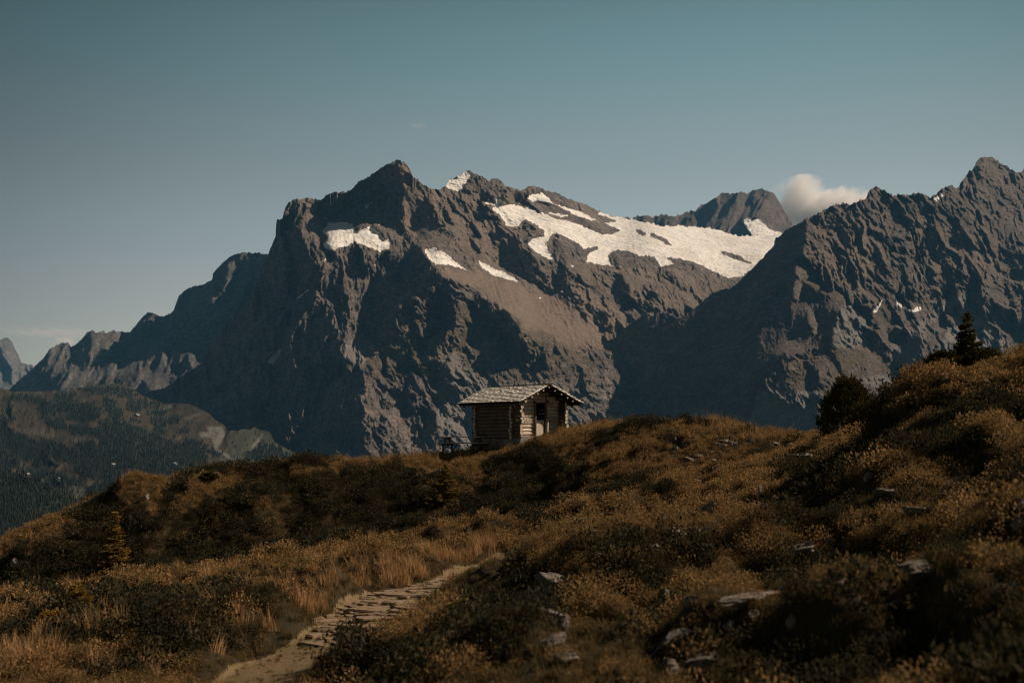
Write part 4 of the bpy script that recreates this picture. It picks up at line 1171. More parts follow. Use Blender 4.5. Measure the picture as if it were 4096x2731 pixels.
# shrubs (bilberry, alpenrose): everywhere but on the path, thinner where the grass grows
x, y, r = candidates(95000, 701, pw=1.45)
pm_ = bil(pathf, s_ax, y_ax, x, y); gm_ = bil(gravf, s_ax, y_ax, x, y)
pb_ = bil(gblur(np.maximum(pathf, gravf), 9), s_ax, y_ax, x, y)
gr_ = fbm(x * .22, y * .22, 703, 3) + .25 * fbm(x * .9, y * .9, 704, 2)
pcx = np.interp(y, [7, 9.2, 12, 15.5, 19, 22.5, 25.5], [-2.4, -2.07, -2.03, -2.05, -1.45, -.42, 1.1])
lowside = (x > pcx) & (x < pcx + 2.2) & (y > 12) & (y < 26)
hut_ = (np.abs((x - 1.0) * .73 + (y - 60) * .68) < 2.6) & (np.abs((x - 1.0) * -.68 + (y - 60) * .73) < 2.6)
keep = (pm_ < .3) & (gm_ < .3) & ~hut_ & (r.uniform(0, 1, len(x)) < np.clip(1.05 - 5.0 * pb_, 0, 1) * np.where(gr_ > .38, .25, 1.0))
sx, sy = x[keep], y[keep]
P = np.stack([sx, sy, gz(sx, sy)], 1)
scl = r.uniform(.55, 1.0, len(sx)) ** 1.0 * (1 + .9 * (r.uniform(0, 1, len(sx)) < .12)) * np.interp(sy, [3, 10, 30, 60], [.52, .66, .85, .95])
qx, qy = project(P)
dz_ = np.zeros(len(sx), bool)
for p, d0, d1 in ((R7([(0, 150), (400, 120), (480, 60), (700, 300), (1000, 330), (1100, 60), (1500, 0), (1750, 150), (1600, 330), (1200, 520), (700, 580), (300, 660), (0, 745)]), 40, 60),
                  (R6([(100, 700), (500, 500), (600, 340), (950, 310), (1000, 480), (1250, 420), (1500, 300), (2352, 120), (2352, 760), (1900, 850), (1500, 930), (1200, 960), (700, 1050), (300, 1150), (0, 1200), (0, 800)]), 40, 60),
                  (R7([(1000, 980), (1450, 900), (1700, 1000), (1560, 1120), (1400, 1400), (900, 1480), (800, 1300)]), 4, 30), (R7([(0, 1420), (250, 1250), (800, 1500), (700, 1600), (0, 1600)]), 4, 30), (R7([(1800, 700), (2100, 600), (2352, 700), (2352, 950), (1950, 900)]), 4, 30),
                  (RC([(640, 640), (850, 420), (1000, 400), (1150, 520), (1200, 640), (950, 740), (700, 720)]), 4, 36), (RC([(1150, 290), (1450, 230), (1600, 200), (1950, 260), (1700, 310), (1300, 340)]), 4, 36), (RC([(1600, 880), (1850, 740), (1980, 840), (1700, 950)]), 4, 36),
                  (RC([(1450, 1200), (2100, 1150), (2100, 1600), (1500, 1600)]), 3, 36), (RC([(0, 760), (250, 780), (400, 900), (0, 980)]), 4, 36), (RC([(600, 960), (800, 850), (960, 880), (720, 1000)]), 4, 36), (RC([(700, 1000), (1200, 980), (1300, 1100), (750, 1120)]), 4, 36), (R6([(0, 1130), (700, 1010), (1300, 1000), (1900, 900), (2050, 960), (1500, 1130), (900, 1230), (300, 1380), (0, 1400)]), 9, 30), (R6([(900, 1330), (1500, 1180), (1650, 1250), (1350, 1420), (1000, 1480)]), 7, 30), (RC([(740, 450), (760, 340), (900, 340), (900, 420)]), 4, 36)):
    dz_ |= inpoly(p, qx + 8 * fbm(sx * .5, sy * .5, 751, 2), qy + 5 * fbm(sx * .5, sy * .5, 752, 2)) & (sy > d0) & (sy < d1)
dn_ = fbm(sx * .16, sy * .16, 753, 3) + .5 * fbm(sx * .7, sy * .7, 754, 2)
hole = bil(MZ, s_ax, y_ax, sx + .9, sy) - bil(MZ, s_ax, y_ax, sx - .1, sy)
dark = (dz_ & (dn_ > -.95)) | (dn_ > np.where(sy < 30, .56, .45)) | (hole > .17)  # besides alpenrose patches, dark leaves stand in for shade in hollows and left fronts
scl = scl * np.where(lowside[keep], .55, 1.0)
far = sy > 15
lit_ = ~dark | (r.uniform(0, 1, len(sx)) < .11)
q = lit_ & ~far
scatter("shrub_cover", P[q] - [0, 0, .02], scl[q], [shrub_proto(k, 340, .22, .24, .021) for k in range(6)], M_SHRUB, seed=5)
q = lit_ & far
scatter("shrub_cover", P[q] - [0, 0, .02], scl[q] * np.where(dark[q], .8, 1), [shrub_proto(k + 10, 180, .22, .26, .034) for k in range(6)], M_SHRUB, seed=6)
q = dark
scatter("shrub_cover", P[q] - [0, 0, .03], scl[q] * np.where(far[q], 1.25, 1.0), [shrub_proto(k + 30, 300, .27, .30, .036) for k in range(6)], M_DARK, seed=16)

# short turf
x, y, r = candidates(95000, 711, pw=1.35)
pm_ = bil(pathf, s_ax, y_ax, x, y); gm_ = bil(gravf, s_ax, y_ax, x, y)
gr_ = fbm(x * .22, y * .22, 703, 3) + .25 * fbm(x * .9, y * .9, 704, 2)
keep = ((pm_ < .5) | (r.uniform(0, 1, len(x)) < .4)) & (gm_ < .5) & (r.uniform(0, 1, len(x)) < np.where(gr_ > .2, 1.0, .8))
sx, sy = x[keep], y[keep]
onp = pm_[keep] > .5
P = np.stack([sx, sy, gz(sx, sy)], 1)
scl = r.uniform(.6, 1.2, len(sx)) * np.interp(sy, [3, 15, 60], [.5, .62, .95]) * np.where(onp, .4, 1)
scatter("grass", P, scl, [tuft_proto(k, 44, .12, .15, .0042, .8) for k in range(5)], M_TURFG, seed=7)

# long straw coloured grass: along the path, on the crests and in drifts
x, y, r = candidates(70000, 721, pw=1.3)
pm_ = bil(pathf, s_ax, y_ax, x, y)
pb_ = bil(gblur(pathf, 10), s_ax, y_ax, x, y)
dr_ = fbm(x * .3, y * .3, 723, 3)
qx, qy = project(np.stack([x, y, gz(x, y)], 1))
ter = inpoly([(60, 640), (180, 610), (330, 570), (480, 540), (560, 512), (640, 490), (560, 545), (490, 560), (400, 580), (330, 620), (240, 690), (0, 700), (0, 650)], qx, qy)
prob = np.clip(2.0 * pb_ * (pm_ < .2), 0, .7) * (dr_ > .05) + .30 * ter * (dr_ > .42) + .05 * (dr_ > .3) + .03
prob = prob * np.where((x > -.02 * y + .3) & (y < 30), .12, 1.0)
pcx = np.interp(y, [7, 9.2, 12, 15.5, 19, 22.5, 25.5], [-2.4, -2.07, -2.03, -2.05, -1.45, -.42, 1.1])
prob = prob * np.where((x > pcx) & (y < 27), .05, 1.0)
keep = (r.uniform(0, 1, len(x)) < prob) & (pm_ < .3)
sx, sy = x[keep], y[keep]
P = np.stack([sx, sy, gz(sx, sy)], 1)
scl = r.uniform(.6, 1.25, len(sx)) * np.interp(sy, [3, 15, 60], [.7, 1.0, 1.15])
scatter("grass", P, scl, [tuft_proto(k + 20, 40, .09, .30, .0042, .55) for k in range(5)], M_GRASS, seed=8)

# thin seed stalks standing on the crests
xs = []
rr = np.random.default_rng(731)
for k in range(420):
    px = rr.choice([rr.uniform(0, 470), rr.uniform(690, 775), rr.uniform(700, 745), rr.uniform(560, 640), rr.uniform(380, 440)])
    D = np.interp(px, [q[0] for q in ridge] + [560, 640, 714, 780], [q[2] for q in ridge] + [57, 54, 52, 48]) + rr.normal(0, 1.0)
    xx = (px - 512) / F * D
    xs.append((xx, D, float(gz(xx, D))))
scatter("grass", np.array(xs), rr.uniform(.6, 1.2, len(xs)), [tuft_proto(k + 40, 7, .12, .62, .0035, .35) for k in range(4)], M_GRASS, seed=9, tilt=.2)
# ================================================================ hut
def wood_mat(name, axis, a, b, scale=1.0):
    t = NT(name)
    sc_ = [26, 26, 26]; sc_[axis] = 1.3
    g = t.noise(t.coord("Object", tuple(v * scale for v in sc_)), 1.0, 5, .65, .4)
    n = t.noise(t.coord(), 1.7, 4, .6)
    c = t.mix(t.rng(g, .3, .7), a, b)
    c = t.mix(t.math('MULTIPLY', t.rng(n, .4, .7), .5), c, tuple(v * .55 for v in a))
    t.bump(g, .6, .012)
    return t.base(c)


M_LOGX = wood_mat("weathered_logs_sunlit", 0, (.34, .27, .205), (.80, .66, .52))  # same timber as the long walls, sunlight put into the colour
M_LOGY = wood_mat("weathered_logs_shaded", 1, (.09, .068, .052), (.18, .14, .105))  # long wall logs coloured darker to hold their shade
M_POST = wood_mat("dark_posts", 2, (.10, .072, .050), (.19, .14, .10))
M_PLANK = wood_mat("pale_planks", 2, (.52, .42, .32), (.70, .58, .46))
M_BEAM = wood_mat("roof_beams", 1, (.08, .058, .042), (.15, .115, .085))


def endgrain():
    t = NT("log_end_grain")
    n = t.noise(t.coord(), 22, 4, .6)
    return t.base(t.mix(t.rng(n, .35, .65), (.55, .45, .35), (.30, .235, .18)))


M_END = endgrain()


def shingle_mat():
    t = NT("larch_shingles")
    geo = t.new("ShaderNodeNewGeometry")
    n = t.noise(t.coord(), 3.0, 4, .6)
    g = t.noise(t.coord("Object", (4, 40, 4)), 1.0, 4, .6)
    c = t.mix(geo.outputs["Random Per Island"], (.80, .71, .62), (.96, .87, .77))
    c = t.mix(t.math('MULTIPLY', t.rng(g, .45, .7), .5), c, (.26, .225, .195))
    c = t.mix(t.math('MULTIPLY', t.rng(n, .60, .74), .6), c, (.07, .055, .04))
    t.b.inputs["Roughness"].default_value = .55
    t.b.inputs["Specular IOR Level"].default_value = .4
    return t.base(c)


M_SHING = shingle_mat()
t = NT("moss_black"); M_MOSS = t.base((.018, .015, .012))


def stone_mat(name, a, b, lich=(.40, .37, .32)):
    t = NT(name)
    co = t.coord()
    n = t.noise(co, 3.2, 6, .65)
    n2 = t.noise(co, 14, 5, .7)
    c = t.mix(t.rng(n, .35, .65), a, b)
    c = t.mix(t.math('MULTIPLY', t.rng(n2, .52, .68), .65), c, lich)
    c = t.mix(t.math('MULTIPLY', t.rng(t.noise(co, 7, 5, .7), .55, .7), .6), c, tuple(v * .35 for v in a))
    t.bump(t.noise(co, 9, 8, .75), .8, .05)
    return t.base(c)


M_STONE = stone_mat("foundation_stone", (.13, .115, .10), (.24, .21, .185))


class MB:
    """mesh builder: verts, faces, material slots"""

    def __init__(s):
        s.v = []; s.f = []; s.m = []

    def add(s, v, f, m=0):
        b = len(s.v)
        s.v += [tuple(map(float, q)) for q in v]
        s.f += [[b + i for i in q] for q in f]
        s.m += [m] * len(f) if isinstance(m, int) else list(m)

    def log(s, p0, p1, r0, r1=None, seg=10, n=5, wob=.012, m=(0, 1), r=None, squash=1.0):
        r = r or random
        r1 = r1 or r0
        p0 = Vector(p0); p1 = Vector(p1)
        d = (p1 - p0).normalized()
        a = d.orthogonal().normalized() if abs(d.z) > .9 else d.cross(Vector((0, 0, 1))).normalized()
        b = a.cross(d)
        v = []
        for i in range(n + 1):
            t_ = i / n
            c = p0.lerp(p1, t_) + a * r.uniform(-wob, wob) + b * r.uniform(-wob, wob)
            rr = r0 + (r1 - r0) * t_
            for k in range(seg):
                an = 2 * math.pi * k / seg
                q = rr * (1 + r.uniform(-.05, .05))
                v.append(c + a * math.cos(an) * q + b * math.sin(an) * q * squash)
        f = []; mm = []
        for i in range(n):
            for k in range(seg):
                f.append([i * seg + k, i * seg + (k + 1) % seg, (i + 1) * seg + (k + 1) % seg, (i + 1) * seg + k]); mm.append(m[0])
        f.append(list(range(seg))); mm.append(m[1])
        f.append([n * seg + k for k in reversed(range(seg))]); mm.append(m[1])
        s.add(v, f, mm)

    def box(s, lo, hi, m=0, jit=0.0, M=None):
        (x0, y0, z0), (x1, y1, z1) = lo, hi
        v = [(x0, y0, z0), (x1, y0, z0), (x1, y1, z0), (x0, y1, z0), (x0, y0, z1), (x1, y0, z1), (x1, y1, z1), (x0, y1, z1)]
        v = [Vector(q) + Vector((random.uniform(-jit, jit), random.uniform(-jit, jit), random.uniform(-jit, jit))) for q in v]
        if M is not None:
            v = [M @ q for q in v]
        s.add(v, [[0, 3, 2, 1], [4, 5, 6, 7], [0, 1, 5, 4], [1, 2, 6, 5], [2, 3, 7, 6], [3, 0, 4, 7]], m)

    def beam(s, p0, p1, w, h, m=0, jit=.0):
        p0 = Vector(p0); p1 = Vector(p1)
        d = (p1 - p0); L = d.length; d.normalize()
        up = Vector((0, 0, 1)) if abs(d.z) < .95 else Vector((0, 1, 0))
        a = d.cross(up).normalized(); b = a.cross(d)
        M = Matrix((a, d, b)).transposed().to_4x4(); M.translation = p0
        s.box((-w / 2, 0, -h / 2), (w / 2, L, h / 2), m, jit, M)

    def build(s, name, mats, parent=None, smooth=False, bevel=0.0):
        me = bpy.data.meshes.new(name)
        me.from_pydata(s.v, [], s.f)
        for m in mats:
            me.materials.append(m)
        me.polygons.foreach_set("material_index", s.m)
        me.polygons.foreach_set("use_smooth", [smooth and len(f) == 4 for f in s.f])
        me.update()
        o = bpy.data.objects.new(name, me); col.objects.link(o)
        if parent is not None:
            o.parent = parent
        if bevel:
            b = o.modifiers.new("edge", 'BEVEL'); b.width = bevel; b.segments = 2
        return o


def build_hut():
    C = W(521.7, 437.6, 57.5)
    th = math.atan2(.682, .731)
    root = empty("log_hut", C, (0, 0, th))
    tag(root, "small weathered log hut with silvery shingled gable roof on the grassy ridge", "hut")
    r = random.Random(5)
    P = .199; R = .104; Wd = 3.43; Lv = 3.68
    z0 = .06
    nrow = 10
    # long walls, the left one seen in shade
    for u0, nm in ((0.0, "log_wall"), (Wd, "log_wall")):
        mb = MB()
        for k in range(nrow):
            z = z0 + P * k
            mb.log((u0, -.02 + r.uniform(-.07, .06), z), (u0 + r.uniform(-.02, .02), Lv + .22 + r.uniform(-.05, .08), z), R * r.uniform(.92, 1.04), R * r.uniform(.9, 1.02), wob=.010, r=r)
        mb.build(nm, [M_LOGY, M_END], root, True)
    # cross walls
    mb = MB()
    for k in range(nrow):
        z = z0 + P * k - P * .5
        rr = .082 if k in (5, 6, 8) else R
        mb.log((-.22 + r.uniform(-.05, .05), Lv - .1, z), (Wd + .2 + r.uniform(-.05, .05), Lv - .1, z), rr, rr, r=r, wob=.008)
    # gable logs at the back
    for k in range(5):
        z = z0 + P * (nrow + k) - P * .5
        ul = max(0, 1.75 - (2.74 - z) / .444); ur = min(Wd, 1.75 + (2.74 - z) / .377)
        if ur - ul > .4:
            mb.log((ul, Lv - .1, z), (ur, Lv - .1, z), R, r=r)
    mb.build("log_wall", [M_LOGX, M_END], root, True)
    mb = MB()
    vf = .66
    for k in range(nrow):
        z = z0 + P * k - P * .5 + .05
        e = -.24 + r.uniform(-.06, .05)
        mb.log((e, vf, z), (1.47, vf + r.uniform(-.01, .01), z), R * r.uniform(.92, 1.05), r=r, wob=.012)
        mb.log((2.50, vf, z), (Wd + .22 + r.uniform(-.05, .06), vf, z), R * r.uniform(.92, 1.05), r=r, wob=.012)
    for k in range(5):
        z = z0 + P * (nrow + k) - P * .5 + .05
        ul = max(0, 1.75 - (2.72 - z) / .444); ur = min(Wd, 1.75 + (2.72 - z) / .377)
        if ur - ul > .3:
            mb.log((ul, vf, z), (ur, vf, z), R, r=r)
    mb.build("log_wall", [M_LOGX, M_END], root, True)
    # door with posts
    for u, w, top in ((1.52, .085, 2.0), (2.44, .095, 1.02)):
        mb = MB()
        mb.log((u, vf - .12, -.12), (u + .01, vf - .12, top), w, w * .85, r=r, n=6, wob=.008)
        mb.build("door_post", [M_POST if top > 1.5 else M_LOGX, M_END], root, True)
    mb = MB()
    mb.beam((2.38, vf - .06, .9), (2.40, vf - .06, 2.35), .10, .10)
    mb.build("door_post", [M_POST], root, bevel=.008)
    mb = MB()
    x = 1.62
    for k in range(5):
        w = .135 + r.uniform(-.012, .012)
        mb.box((x, vf - .06 + r.uniform(-.006, .006), -.08), (x + w - .012, vf - .02, .955 + r.uniform(-.012, .012)), 0)
        x += w
    mb.box((1.62, vf - .018, .18), (2.30, vf + .012, .28)); mb.box((1.62, vf - .018, .70), (2.30, vf + .012, .80))
    door = mb.build("door", [M_PLANK], root, bevel=.004)
    mb = MB()
    mb.box((2.20, vf - .085, .60), (2.225, vf - .062, .72))
    mb.build("handle", [M_POST], door)
    mb = MB(); mb.log((1.36, vf - .03, 1.98), (2.62, vf - .03, 2.0), .085, r=r)
    mb.build("lintel", [M_BEAM, M_END], root, True)
    # stone footing under the downhill wall
    mb = MB()
    zb = -.95
    for row in range(5):
        v = -.05 + r.uniform(-.1, 0)
        while v < Lv + .1:
            w = r.uniform(.22, .5)
            h = .19
            lo = (-.13 + r.uniform(-.03, .03), v, zb + row * h * .93); hi = (.16, v + w - .02, zb + row * h * .93 + h + r.uniform(-.015, .015))
            mb.box(lo, hi, 0, .022)
            v += w
    u = -.05
    while u < Wd + .1:
        w = r.uniform(.25, .5)
        mb.box((u, -.06, -.30 + .10 * u), (u + w - .02, .2, -.05 + r.uniform(-.02, .02) + (.12 if u < .5 else 0)), 0, .03)
        mb.box((u, vf - .14, -.35 + .10 * u), (u + w - .02, vf + .14, -.06 + r.uniform(-.02, .02)), 0, .03)
        u += w
    mb.box((-.1, Lv - .25, -1.0), (Wd + .1, Lv + .05, -.1), 0, .03)
    mb.build("stone_footing", [M_STONE], root, bevel=.02)
    # roof slopes: board deck, then rows of shingles
    v0, v1 = -.40, Lv + .98
    ur, zr = 1.75, 2.87
    for ue, ze in ((-.52, 1.855), (4.36, 1.885)):
        mb = MB()
        sgn = -1 if ue < ur else 1
        L = math.hypot(ue - ur, ze - zr)
        du, dz = (ue - ur) / L, (ze - zr) / L           # down the slope
        nu, nz = (-dz * sgn, du * sgn)                  # outwards
        if nz < 0:
            nu, nz = -nu, -nz
        # deck
        q = []
        for (s_, o_) in ((0, -.05), (L, -.05), (L, 0), (0, 0)):
            q.append((ur + du * s_ + nu * o_, zr + dz * s_ + nz * o_))
        mb.add([(a, v0 + .03, b) for a, b in q] + [(a, v1 - .03, b) for a, b in q], [[0, 1, 2, 3], [7, 6, 5, 4], [0, 4, 5, 1], [1, 5, 6, 2], [2, 6, 7, 3], [3, 7, 4, 0]], 1)
        rows = 12
        exp = L / rows
        for k in range(rows):
            for layer in (0,):
                s1 = (k + 1) * exp + r.uniform(0, .012)
                y = v0 + r.uniform(-.02, .03)
                while y < v1:
                    w = r.uniform(.09, .20)
                    s1j = s1 + r.uniform(-.012, .012)
                    s0 = max(0, s1 - exp * 1.9)
                    th_ = r.uniform(.026, .042)
                    lift = r.uniform(.070, .085)
                    ye = min(y + w - .006, v1 + r.uniform(-.02, .03))
                    if r.random() > .015 and ye - y > .03:
                        ring = []
                        for (s_, o_) in ((s0, .004), (s1j, lift), (s1j, lift + th_), (s0, .004 + th_ * .6)):
                            ring.append((ur + du * s_ + nu * o_, zr + dz * s_ + nz * o_))
                        ya = y + r.uniform(0, .004)
                        mb.add([(a, ya, b) for a, b in ring] + [(a, ye, b) for a, b in ring], [[0, 1, 2, 3], [7, 6, 5, 4], [0, 4, 5, 1], [1, 5, 6, 2], [2, 6, 7, 3], [3, 7, 4, 0]], 0)
                    y += w
        rf = mb.build("roof_slope", [M_SHING, M_MOSS], root)
    mb = MB()
    mb.beam((ur - .10, v0 - .04, zr + .035), (ur - .09, v1 + .02, zr + .02), .26, .035)
    mb.beam((ur + .10, v0 - .04, zr + .055), (ur + .09, v1 + .02, zr + .04), .24, .035)
    mb.build("ridge_cap", [M_MOSS], root, bevel=.006)
    # purlins with sawn ends under the verge
    for u in (.02, .46, .90, 1.33, 1.75, 2.22, 2.70, 3.18, 3.62):
        zz = (zr - (ur - u) * .447 if u < ur else zr - (u - ur) * .377) - .125
        mb = MB()
        e = v0 + .07 + r.uniform(-.02, .02)
        if u == .02:
            mb.log((u, e + .02, zz - .03), (u, v1 - .05, zz - .03), .085, .08, r=r)
        else:
            mb.log((u, e, zz), (u, v1 - .08, zz), .058, .06, r=r, n=6, wob=.006)
        mb.build("purlin", [M_BEAM, M_END], root, True)
    # eave beams carrying the overhang
    for u, zz in ((-.44, 1.80), (4.18, 1.84)):
        mb = MB()
        mb.beam((u, v0 + .08, zz), (u, v1 - .06, zz), .07, .10)
        mb.build("eave_beam", [M_BEAM], root, bevel=.01)
    for v in (v1 - .28, v0 + .55):
        for (ua, za, ub, zb_) in ((-.40, 1.70, .35, 2.06), (4.1, 1.72, 3.1, 2.12)):
            mb = MB(); mb.log((ua, v, za), (ub, v, zb_), .06, r=r)
            mb.build("rafter", [M_BEAM, M_END], root, True)
    # short ladder hung flat on the sunny wall
    lad = empty("ladder", root.matrix_basis @ Vector((.55, vf - .16, 1.05)), (0, 0, th))
    tag(lad, "short pole ladder hung sideways on the sunlit log wall beside the door", "ladder")
    for z in (0.10, -.10):
        mb = MB(); mb.log((-.62, 0, z), (.78, -.01, z + .01), .020, .017, r=r, seg=7, wob=.004)
        mb.build("rail", [M_PLANK, M_END], lad, True)
    for x in (.28, .50):
        mb = MB(); mb.beam((x, -.03, -.22), (x, -.03, .20), .04, .025)
        mb.build("rung", [M_PLANK], lad, bevel=.004)
    return root


hut = build_hut()


def build_table():
    g = W(462, 452, 59.0)
    root = empty("picnic_table", (g[0], g[1], float(gz(g[0], g[1]))), (0, 0, math.radians(-20)))
    root.location.z = -.78
    tag(root, "long wooden picnic table with two fixed benches beside the log hut", "picnic table")
    r = random.Random(9)
    L = 2.36
    top = MB()
    for k in range(4):
        y = -.36 + k * .18
        top.box((-L / 2, y, .72), (L / 2 + r.uniform(-.02, .02), y + .168, .772), 0)
    top.build("tabletop", [M_TABLE], root, bevel=.006)
    for s in (-1, 1):
        mb = MB()
        for k in range(2):
            y0 = s * .66 - .14 + k * .145
            mb.box((-L / 2 - .05, y0, .40), (L / 2 + .05, y0 + .135, .447), 0)
        mb.build("bench_seat", [M_TABLE], root, bevel=.006)
    for x in (-.86, .86):
        for s in (-1, 1):
            mb = MB(); mb.beam((x, s * .27, .72), (x, s * .30, .36), .09, .07); mb.build("leg", [M_BEAM], root, bevel=.006)
            mb = MB(); mb.beam((x, s * .60, .40), (x, s * .62, -.25), .09, .08); mb.build("leg", [M_BEAM], root, bevel=.006)
            mb = MB(); mb.beam((x + .02, s * .60, .0), (x + .34 * (1 if x < 0 else -1), s * .60, .37), .05, .05); mb.build("brace", [M_BEAM], root, bevel=.005)
        mb = MB(); mb.beam((x + .05, -.74, .355), (x + .05, .74, .355), .06, .085); mb.build("cross_bar", [M_BEAM], root, bevel=.006)
        mb = MB(); mb.beam((x + .05, -.36, .68), (x + .05, .36, .68), .06, .075); mb.build("cross_bar", [M_BEAM], root, bevel=.006)
    b = MB(); b.box((-.38, -.08, 0), (.38, .08, .03), 0)
    p = hit(453.5, 451.5, 50)
    o = b.build("plank", [M_PLANK], None, bevel=.004)
    o.location = (p[0], p[1], p[2] + .16); o.rotation_euler = (0, 0, .15)
    tag(o, "pale loose plank lying in the grass in front of the picnic table", "plank")


M_TABLE = wood_mat("grey_table_boards", 0, (.36, .275, .20), (.56, .44, .33))
build_table()
# ================================================================ small conifers
M_NEEDLE = leaf_mat("spruce_needles", [(.024, .027, .011), (.045, .042, .015), (.090, .066, .018), (.034, .038, .015), (.15, .092, .024)], .2)
M_NEEDLE_Y = leaf_mat("yellowing_needles", [(.16, .10, .022), (.28, .15, .03), (.11, .085, .024), (.38, .20, .04)], .3)
t = NT("spruce_bark"); M_BARK = t.base(t.mix(t.rng(t.noise(t.coord(), 14, 5, .7), .35, .65), (.05, .038, .028), (.13, .105, .085)))


def conifer(name, label, base, h, w, seed, mat, cat="spruce", bare=.05, dense=1.0, up=.1, tips=1, leaf=.05, droop=.25, lean=(0, 0), power=1.0, whorl=15, bulge=False):
    r = np.random.default_rng(seed)
    root = empty(name, base)
    tag(root, label, cat, None)
    mb = MB()
    rr = random.Random(seed)
    n = 7
    pts = [Vector((lean[0] * h * (k / n) ** 1.5 + rr.uniform(-.01, .01) * h, lean[1] * h * (k / n) ** 1.5, -.15 + (h * .99 + .15) * k / n)) for k in range(n + 1)]
    tr = h * .022 + .008
    for k in range(n):
        mb.log(pts[k], pts[k + 1], tr * (1 - k / n) + .004, tr * (1 - (k + 1) / n) + .004, seg=7, n=1, wob=0, m=(0, 0))
    cs, ds, Ls = [], [], []
    nw = int(whorl)
    for a in range(nw):
        f = bare + (1 - bare) * (a + .5) / nw
        zc = f * h
        if bulge:
            rad = w * .5 * math.sqrt(max(0, 1 - ((f - .34) / .68) ** 2)) * (1.0 if f < .5 else (1 - (f - .5) * .9)) + .02
        else:
            rad = w * .5 * (1 - f) ** power + .015
        nb = max(3, int(r.integers(5, 8) * (1.0 if f < .8 else .7) * (.6 if bulge else 1.3)))
        upf = up * (.5 + 1.5 * f) if bulge else up
        for b in range(nb):
            az = r.uniform(0, 6.283)
            bl = rad * r.uniform(.55, 1.18)
            zz = zc + r.normal(0, .4 * h / nw)
            cx = np.interp(zz, [p.z for p in pts], [p.x for p in pts]); cy = np.interp(zz, [p.z for p in pts], [p.y for p in pts])
            d0 = np.array([math.cos(az), math.sin(az), 0])
            e = np.array([cx, cy, zz]) + d0 * bl + np.array([0, 0, bl * (upf - droop * .5)])
            mb.log((cx, cy, zz), e, tr * .32, .003, seg=4, n=2, wob=.004, m=(0, 0))
            m_ = int(dense * (10 + 240 * bl))
            tt = r.uniform(.12, 1.04, m_) ** .8
            p = np.array([cx, cy, zz])[None] + d0[None] * (bl * tt)[:, None] + np.array([0, 0, 1.0])[None] * (bl * (upf * tt - droop * tt * (1 - tt) * 1.6 - droop * .5 * tt ** 2))[:, None]
            spread = (.05 * h ** .5 * (1.1 - tt) + .018) * (1.7 if bulge else .95)
            side = np.array([-d0[1], d0[0], 0])
            sd = r.normal(0, 1, m_)
            p = p + side[None] * (sd * spread * 1.4)[:, None] + np.array([0, 0, 1])[None] * r.normal(0, .016, m_)[:, None]
            dd = d0[None] * .8 + side[None] * (np.sign(sd) * r.uniform(.2, 1, m_))[:, None] + np.array([0, 0, 1])[None] * (upf + r.normal(.08, .28, m_))[:, None]
            cs.append(p); ds.append(dd); Ls.append(leaf * r.uniform(.6, 1.3, m_))
    # leader shoots
    for k in range(tips):
        ox = 0 if k == 0 else r.uniform(-.18, .18) * w; oh = 1 if k == 0 else r.uniform(.9, .99)
        m_ = 60
        zz = r.uniform(.86, 1.02, m_) * h * oh
        p = np.stack([np.interp(zz, [q.z for q in pts], [q.x for q in pts]) + ox + r.normal(0, .008, m_), r.normal(0, .008, m_) + np.interp(zz, [q.z for q in pts], [q.y for q in pts]), zz], 1)
        cs.append(p); ds.append(np.stack([r.normal(0, .5, m_), r.normal(0, .5, m_), np.ones(m_) * .9], 1)); Ls.append(leaf * .8 * r.uniform(.6, 1.2, m_))
    if bulge:
        # many small boughs through the whole rounded volume, tips turned up
        cs, ds, Ls = [], [], []
        nbgh = int(210 * dense)
        for k in range(nbgh):
            f = r.uniform(.0, 1.0)
            R_ = w * .5 * math.sqrt(max(0, 1 - ((f - .34) / .68) ** 2)) * (1.0 if f < .5 else (1 - (f - .5) * .8))
            az = r.uniform(0, 6.283); q = r.uniform(.35, 1.0) ** .5
            o_ = np.array([math.cos(az) * R_ * q, math.sin(az) * R_ * q, f * h * .93])
            bd = np.array([math.cos(az) * .75, math.sin(az) * .75, .35 + .9 * f + r.normal(0, .2)]); bd /= np.linalg.norm(bd)
            bl = r.uniform(.12, .26) * (h / 1.5) ** .5
            m_ = 46
            tt = r.uniform(-.4, 1, m_)
            rad_ = .055 * (1.15 - np.clip(tt, 0, 1)) * (h / 1.5) ** .5
            p = o_[None] + bd[None] * (bl * tt)[:, None] + r.normal(0, 1, (m_, 3)) * rad_[:, None] * .8
            p[:, 2] = np.maximum(p[:, 2], .01)
            cs.append(p); ds.append(bd[None] * .9 + r.normal(0, .5, (m_, 3))); Ls.append(leaf * r.uniform(.6, 1.2, m_))
        for k in range(tips + 2):
            m_ = 70
            ox, oy = r.normal(0, .10 * w, 2); top = h * r.uniform(.92, 1.06)
            zz = r.uniform(.74, 1.0, m_)
            p = np.stack([ox + r.normal(0, .05, m_) * (1.04 - zz) * 4, oy + r.normal(0, .05, m_) * (1.04 - zz) * 4, zz * top], 1)
            cs.append(p); ds.append(np.stack([r.normal(0, .5, m_), r.normal(0, .5, m_), np.ones(m_)], 1)); Ls.append(leaf * .8 * r.uniform(.6, 1.2, m_))
    c = np.concatenate(cs); d = unit(np.concatenate(ds)); Lq = np.concatenate(Ls)
    wv = unit(np.cross(d, r.normal(0, 1, d.shape)))
    V, Fc = quads(c, d, wv * (Lq * .26)[:, None], Lq)
    mb.build("trunk", [M_BARK], root, True)
    mesh_obj("crown", V, Fc, mat, root, smooth=False)
    return root


def at(px, py, D):
    x = (px - 512) / F * D
    return (x, D, float(gz(x, D)))


def px_h(n, D):
    return n * D / F


